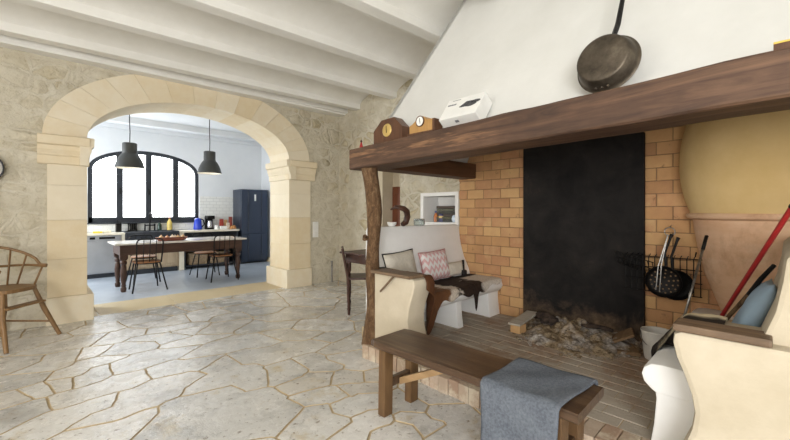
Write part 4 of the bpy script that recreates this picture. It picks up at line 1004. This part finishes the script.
MB().tube([(1.68, 9.44, CZ + .12), (1.86, 9.44, CZ + .12)], .012, 8).tube([(1.68, 9.44, CZ), (1.68, 9.44, CZ + .15)], .014, 8).tube([(1.86, 9.44, CZ), (1.86, 9.44, CZ + .15)], .014, 8).build('tap_bridge', M['black_iron'], fa, smooth=True)
cb = thing('base_cabinet', 'weathered wooden base cabinet under the dark sink', 'cabinet', (1.74, 9.2, 0))
MB().box(1.26, KY + .01, .10, 2.20, 9.45, .63).build('body', M['cabinet_wood'], cb)
for k in range(2):
    d_ = MB().box(1.30 + k * .44, KY - .012, .13, 1.72 + k * .44, KY + .012, .61, bevel=.004).build('door', M['cabinet_wood'], cb)
    MB().box(1.345 + k * .44, KY - .022, .18, 1.675 + k * .44, KY - .01, .56, bevel=.006).build('door_panel', M['cabinet_wood'], d_)
    MB().lathe([(0, .02), (.012, .016), (.008, 0)], mtx=T(1.69 + k * .06, KY - .012, .40) @ RX(PI / 2), seg=10).build('knob', M['black_iron'], d_, smooth=True)
MB().box(1.28, KY + .03, 0, 2.18, 9.4, .10).build('plinth', M['dark_metal'], cb)
pl_ = MB().box(2.205, KY - .01, 0, 2.30, 9.48, CZ - .042, bevel=.006); tag(pl_.build('masonry_pier', M['worktop'], None), 'pale masonry pier between the sink cabinet and the open shelves', 'pier')
pl_ = MB().box(1.205, KY - .01, 0, 1.258, 9.48, CZ - .042, bevel=.006); tag(pl_.build('masonry_pier', M['worktop'], None), 'narrow pale masonry pier beside the dishwasher', 'pier')
sh = thing('open_shelf', 'dark open shelf unit below the right worktop', 'shelf', (2.88, 9.2, 0))
m = MB(); m.box(2.305, 9.42, .02, 3.46, 9.47, .80); m.build('back_panel', M['dark_metal'], sh)
for x in (2.305, 3.425): MB().box(x, KY + .02, 0, x + .03, 9.42, .80).build('side_panel', M['dark_metal'], sh)
for z in (.06, .42): MB().box(2.33, KY + .02, z, 3.43, 9.42, z + .025).build('shelf_board', M['dark_metal'], sh)
M['wicker'] = plain('wicker', (150, 128, 100), .8, 0, .2, 60, .5)
for k, (x, w2, z, lab) in enumerate(((2.42, .36, .086, 'left wicker basket on the bottom board of the open shelf'), (2.86, .40, .086, 'right wicker basket on the bottom board of the open shelf'))):
    m = MB().hexa([(x, 8.98, z), (x + w2, 8.98, z), (x + w2, 9.36, z), (x, 9.36, z), (x - .01, 8.96, z + .24), (x + w2 + .01, 8.96, z + .24), (x + w2 + .01, 9.38, z + .24), (x - .01, 9.38, z + .24)], bevel=.012)
    b_ = thing('basket', lab, 'basket', (x + w2 / 2, 9.17, z), 0, 'baskets on the open shelf'); m.build('body', M['wicker'], b_)
    MB().tube([(x - .012, 8.955, z + .24), (x + w2 + .012, 8.955, z + .24), (x + w2 + .012, 9.382, z + .24), (x - .012, 9.382, z + .24), (x - .012, 8.955, z + .24)], .012, 8).build('rim', M['wicker'], b_, smooth=True)
bt_ = MB().box(3.22, 9.0, .447, 3.40, 9.3, .60, bevel=.01); tag(bt_.build('storage_box', plain('blue_box', (58, 72, 150), .5), None), 'small blue storage box on the open shelf near the fridge', 'box')
gt_ = MB().box(2.42, 8.98, .447, 3.05, 9.34, .56, bevel=.012); tag(gt_.build('oven_tray', plain('green_tray', (86, 104, 84), .5), None), 'dull green tray on the upper board of the open shelf', 'tray')
# fridge
fg = thing('fridge', 'tall dark blue-black fridge freezer at the end of the kitchen worktop', 'fridge', (3.85, 9.25, 0))
t = NT('fridge_blue', .22, .35); t.color(srgb(46, 56, 74)); M['fridge'] = t.m
MB().box(3.54, 9.02, .03, 4.21, 9.49, 1.80, bevel=.006).build('body', M['fridge'], fg)
d1 = MB().box(3.545, 8.965, .72, 4.205, 9.018, 1.80, bevel=.008).build('door', M['fridge'], fg)
MB().box(3.86, 8.957, 1.52, 3.90, 8.966, 1.68, bevel=.002).build('energy_label', M['white_paint'], d1)
MB().box(3.70, 8.95, .78, 3.72, 8.966, 1.76, bevel=.004).box(4.03, 8.955, .78, 4.04, 8.966, 1.76).build('door_groove', M['dark_metal'], d1)
d2 = MB().box(3.545, 8.965, .07, 4.205, 9.018, .71, bevel=.008).build('door', M['fridge'], fg)
MB().box(3.70, 8.95, .10, 3.72, 8.966, .68, bevel=.004).box(4.03, 8.955, .10, 4.04, 8.966, .68).build('door_groove', M['dark_metal'], d2)
MB().box(3.56, 9.03, 0, 4.19, 9.45, .05).build('foot', M['black_iron'], fg)
# worktop clutter
def bottle(name, label, x, y, r, h, mat, capmat, z=CZ, neck=.4):
    b = thing(name, label, 'bottle', (x, y, z))
    MB().lathe([(0, z), (r, z), (r * 1.03, z + .01), (r, z + h * .58), (r * neck, z + h * .78), (r * neck * .9, z + h * .88)], (x, y, 0), 16).build('body', mat, b, smooth=True)
    MB().lathe([(r * neck, z + h * .86), (r * neck, z + h * .99), (0, z + h)], (x, y, 0), 12).build('cap', capmat, b, smooth=True); return b
sp = MB().box(.78, 9.0, CZ, .92, 9.08, CZ + .035, bevel=.008); tag(sp.build('sponge', plain('sponge_yellow', (224, 200, 70), .9, 0, .1, 40), None), 'yellow sponge on the worktop over the dishwasher', 'sponge')
rg = MB().box(.93, 9.02, CZ, 1.06, 9.12, CZ + .05, bevel=.015); tag(rg.build('folded_cloth', plain('cloth_pale', (220, 214, 190), .9), None), 'pale folded cloth beside the yellow sponge', 'cloth')
kb = thing('knife_block', 'black knife block at the left end of the sink', 'knife block', (1.22, 9.3, CZ))
MB().box(1.16, 9.24, CZ, 1.25, 9.36, CZ + .17, bevel=.006).build('block', M['black_iron'], kb)
for k in range(3): MB().box(1.172 + .027 * k, 9.28, CZ + .168, 1.188 + .027 * k, 9.31, CZ + .25 - .02 * k, bevel=.003).build('knife_handle', M['black_iron'], kb)
tst = thing('dish_rack', 'black dish drainer tray on the sink ledge', 'dish rack', (1.5, 9.4, CZ))
m = MB(); m.box(1.38, 9.405, CZ + .008, 1.54, 9.475, CZ + .03)
for k in range(5): m.box(1.385 + k * .033, 9.41, CZ + .03, 1.40 + k * .033, 9.47, CZ + .15, bevel=.003)
m.build('tray', M['black_iron'], tst); MB().box(1.38, 9.405, CZ + .15, 1.54, 9.475, CZ + .165).build('rail', M['black_iron'], tst)
bottle('soap_bottle', 'dark green soap bottle right of the black tap', 1.95, 9.44, .04, .20, plain('bottle_green', (44, 66, 56), .2), M['black_iron'], CZ + .008)
bottle('detergent_bottle', 'yellow detergent bottle with a red cap at the right of the sink', 2.14, 9.43, .05, .29, plain('bottle_yellow', (226, 200, 110), .35), M['red_paint'], CZ + .008)
kt = thing('kettle', 'bright blue kettle on the right worktop', 'kettle', (2.68, 9.3, CZ))
MB().lathe([(0, CZ), (.085, CZ), (.09, CZ + .02), (.07, CZ + .24), (.05, CZ + .26), (0, CZ + .27)], (2.68, 9.3, 0), 24).build('body', plain('kettle_blue', (36, 64, 190), .3), kt, smooth=True)
MB().tube([(2.75, 9.26, CZ + .06), (2.80, 9.24, CZ + .12), (2.78, 9.24, CZ + .22), (2.73, 9.27, CZ + .25)], .014, 8).build('handle', M['black_iron'], kt, smooth=True)
cfm = thing('coffee_maker', 'black and steel coffee maker beside the blue kettle', 'coffee maker', (2.93, 9.3, CZ))
MB().box(2.86, 9.22, CZ, 3.02, 9.42, CZ + .04, bevel=.006).box(2.86, 9.34, CZ, 3.02, 9.42, CZ + .30, bevel=.006).box(2.86, 9.20, CZ + .24, 3.02, 9.42, CZ + .32, bevel=.01).build('body', M['black_iron'], cfm)
MB().lathe([(0, CZ + .042), (.055, CZ + .042), (.06, CZ + .10), (.045, CZ + .18), (.04, CZ + .2)], (2.93, 9.275, 0), 18).build('carafe', M['chrome'], cfm, smooth=True)
mg = thing('mug', 'white mug in front of the coffee maker', 'mug', (3.02, 9.1, CZ))
MB().lathe([(0, CZ), (.04, CZ), (.043, CZ + .09), (.038, CZ + .09), (.036, CZ + .01), (0, CZ + .01)], (3.03, 9.12, 0), 18).build('cup', M['white_paint'], mg, smooth=True)
MB().tube([(3.07, 9.12, CZ + .075), (3.10, 9.12, CZ + .06), (3.095, 9.12, CZ + .03), (3.07, 9.12, CZ + .02)], .006, 6).build('handle', M['white_paint'], mg, smooth=True)
wbx = MB().box(3.10, 9.05, CZ, 3.24, 9.2, CZ + .075, bevel=.012); tag(wbx.build('butter_dish', M['white_paint'], None), 'low white butter dish right of the white mug', 'dish')
pkts = [(3.20, 9.30, .09, .24, (176, 66, 50), 'red paper packet standing on the right worktop'), (3.31, 9.34, .08, .22, (214, 180, 128), 'tan paper packet right of the red packet'),
        (3.40, 9.28, .08, .29, (150, 70, 54), 'tall dark red packet beside the fridge'), (3.30, 9.16, .07, .15, (226, 214, 196), 'small cream packet in front of the tan packet')]
for x, y, w2, h2, c, lab in pkts:
    m = MB().hexa([(x - w2 / 2, y - .03, CZ), (x + w2 / 2, y - .03, CZ), (x + w2 / 2, y + .03, CZ), (x - w2 / 2, y + .03, CZ), (x - w2 / 2, y - .012, CZ + h2), (x + w2 / 2, y - .012, CZ + h2), (x + w2 / 2, y + .004, CZ + h2), (x - w2 / 2, y + .004, CZ + h2)], bevel=.006)
    tag(m.build('food_packet', plain('packet_' + lab.split()[0], c, .5, 0, .15, 30), None), lab, 'packet', 'food packets on the worktop')
for k, (x, y, rr_) in enumerate(((3.42, 9.10, .05), (3.36, 9.06, .045))):
    m = MB().lathe([(0, CZ), (rr_, CZ + .003), (rr_ * 1.05, CZ + rr_ * 1.0), (rr_ * .6, CZ + rr_ * 1.7), (0, CZ + rr_ * 1.8)], (x, y, 0), 14)
    tag(m.build('bread_roll', plain('bread_%d' % k, (196, 140, 84), .8, 0, .15, 20), None, smooth=True), ['round bread roll beside the fridge on the worktop', 'smaller bread roll left of the round roll'][k], 'bread', 'bread rolls on the worktop')
# pendants
def pendant(label, x, y):
    p = thing('pendant_lamp', label, 'lamp', (x, y, 1.96), 0, 'grey pendants over the kitchen table')
    MB().lathe([(.0, 2.372), (.085, 2.372), (.098, 2.366), (.10, 2.355), (.10, 2.215), (.104, 2.21), (.104, 2.20), (.112, 2.19), (.135, 2.16), (.165, 2.10), (.188, 2.04), (.200, 1.985), (.206, 1.962), (.203, 1.962), (.196, 1.985), (.183, 2.04), (.16, 2.098), (.13, 2.155), (.0, 2.19)], (x, y, 0), 40).build('shade', plain('pendant_grey', (62, 63, 62), .45, .2, .03), p, smooth=True, sharp=.5)
    MB().lathe([(.2015, 1.964), (.192, 1.99), (.18, 2.035), (.156, 2.092), (.126, 2.148), (.0, 2.18)], (x, y, 0), 32).build('inner_lining', M['white_paint'], p, smooth=True)
    MB().tube([(x, y, 2.37), (x + .004, y, 2.55), (x - .003, y, 2.75), (x, y, 3.05)], .007, 8).build('cord', M['black_iron'], p, smooth=True)
    MB().lathe([(0, 3.02), (.05, 3.03), (.055, 3.05)], (x, y, 0), 20).build('ceiling_rose', M['dark_metal'], p, smooth=True)
    em = bpy.data.materials.get('bulb')
    if em is None:
        em = bpy.data.materials.new('bulb'); em.use_nodes = True; q_ = em.node_tree.nodes['Principled BSDF']
        q_.inputs['Emission Color'].default_value = (1, .86, .62, 1); q_.inputs['Emission Strength'].default_value = 9
    MB().lathe([(0, 2.03), (.03, 2.04), (.042, 2.075), (.03, 2.11), (.016, 2.14), (.016, 2.17)], (x, y, 0), 18).build('bulb', em, p, smooth=True)
    return p
pendant('dark grey pendant lamp hanging before the left panes of the window', 1.10, 7.35)
pendant('dark grey pendant lamp hanging at the right end of the window', 2.32, 7.35)
# kitchen table
kt_ = thing('kitchen_table', 'long dark wooden kitchen table with a pale top and turned legs', 'table', (1.88, 7.4, 0))
M['table_top'] = plain('pale_top', (214, 208, 200), .18, 0, .04, 4)
MB().box(.86, 7.0, .735, 2.87, 7.80, .762, bevel=.006).build('tabletop', M['table_top'], kt_)
MB().box(.93, 7.06, .575, 2.80, 7.74, .736, bevel=.004).build('apron', M['table_wood'], kt_)
MB().box(1.5, 7.052, .605, 2.3, 7.066, .715, bevel=.004).build('drawer', M['table_wood'], kt_)
kl = [(.03, 0), (.038, .02), (.04, .06), (.026, .085), (.034, .10), (.028, .12), (.038, .20), (.045, .30), (.036, .38), (.028, .42), (.044, .44), (.044, .47), (.032, .49), (.048, .50), (.05, .52)]
for x in (.985, 2.745):
    for y in (7.115, 7.685): MB().lathe(kl, (x, y, 0), 16).box(x - .052, y - .052, .515, x + .052, y + .052, .73, bevel=.004).build('leg', M['table_wood'], kt_, smooth=True, sharp=.6)
bw_ = thing('fruit_dish', 'reddish-brown oval dish of onions on the kitchen table', 'dish', (1.66, 7.25, .762))
bwm = MB().lathe([(0, .764), (.20, .764), (.235, .80), (.245, .825), (.237, .825), (.222, .80), (.19, .778), (0, .776)], (0, 0, 0), 32)
for v in bwm.bm.verts: v.co.y *= .55; v.co.x += 1.68; v.co.y += 7.25
bwm.build('dish', plain('dish_brown', (116, 62, 44), .4), bw_, smooth=True)
on_l = ['onion at the left end of the oval dish', 'second onion from the left in the oval dish', 'pale onion in the middle of the oval dish', 'onion right of the middle in the oval dish', 'onion at the right end of the oval dish', 'small onion at the back left of the oval dish', 'small onion at the back right of the oval dish']
for k, (dx, dy, r2) in enumerate(((-.16, -.01, .036), (-.08, -.045, .038), (.0, -.03, .04), (.08, -.045, .037), (.165, -.01, .036), (-.06, .045, .036), (.06, .05, .036))):
    z0 = .778 if abs(dx) < .12 else .786
    m = MB().lathe([(0, z0), (r2 * .7, z0 + r2 * .2), (r2, z0 + r2 * .8), (r2 * .85, z0 + r2 * 1.4), (r2 * .3, z0 + r2 * 1.85), (r2 * .12, z0 + r2 * 2.2), (0, z0 + r2 * 2.25)], (1.68 + dx, 7.25 + dy, 0), 14)
    tag(m.build('onion', plain('onion_%d' % k, [(214, 176, 130), (206, 150, 110), (228, 206, 180), (210, 166, 118)][k % 4], .45, 0, .1, 30), None, smooth=True), on_l[k], 'onion', 'onions in the oval dish')
# metal chairs
def metal_chair(label):
    c = thing('metal_chair', label, 'chair', (0, 0, 0), 0, 'black metal chairs at the kitchen table')
    sp = [(.19 * (abs(math.cos(a)) ** .6) * (1 if math.cos(a) > 0 else -1), .185 * (abs(math.sin(a)) ** .6) * (1 if math.sin(a) > 0 else -1)) for a in [2 * PI * k / 28 for k in range(28)]]
    MB().prism(sp, 'z', .445, .465, bevel=.005).build('seat', M['oak_seat'], c, local=True)
    fr_ = MB().tube([(.18 * math.cos(2 * PI * k / 28), .175 * math.sin(2 * PI * k / 28), .437) for k in range(30)], .010, 8, caps=False); fr_.build('seat_frame', M['black_iron'], c, local=True, smooth=True)
    for sx_ in (1, -1):
        MB().tube([(sx_ * .15, .14, .44), (sx_ * .20, .21, 0)], .011, 8).build('leg', M['black_iron'], c, local=True, smooth=True)
        MB().tube([(sx_ * .15, -.14, .44), (sx_ * .235, -.235, 0)], .011, 8).build('leg', M['black_iron'], c, local=True, smooth=True)
    top = .825
    pts = [(-.165, -.16, .44), (-.175, -.20, .62), (-.178, -.225, top - .06)] + [(-.128 - .05 * math.cos(a) if False else -.178 + .05 * (1 - math.cos(a)), -.235, top - .06 + .06 * math.sin(a)) for a in (PI / 6, PI / 3, PI / 2)]
    pts = pts + [(-p[0], p[1], p[2]) for p in pts[::-1]]
    MB().tube(pts, .011, 8).build('back_frame', M['black_iron'], c, local=True, smooth=True)
    for x in (-.085, 0, .085): MB().tube([(x, -.175, .44), (x, -.235, top)], .006, 6).build('back_bar', M['black_iron'], c, local=True, smooth=True)
    return c
M['oak_seat'] = wood('seat_wood', [(.3, (128, 84, 50)), (.7, (164, 116, 76))], 'x', 1, .4, .1)
ch = metal_chair('metal chair with wooden seat at the near side of the kitchen table, left')
ch.location = (1.29, 7.10, 0); ch.rotation_euler = (0, 0, .02)
copy_tree(ch, (2.47, 7.20, 0), -.04, 'metal chair with wooden seat at the near side of the kitchen table, right')
copy_tree(ch, (1.40, 7.92, 0), PI + .03, 'metal chair at the far side of the kitchen table, left, below the tap')
copy_tree(ch, (2.42, 7.90, 0), PI - .06, 'metal chair at the far side of the kitchen table, right, before the baskets')
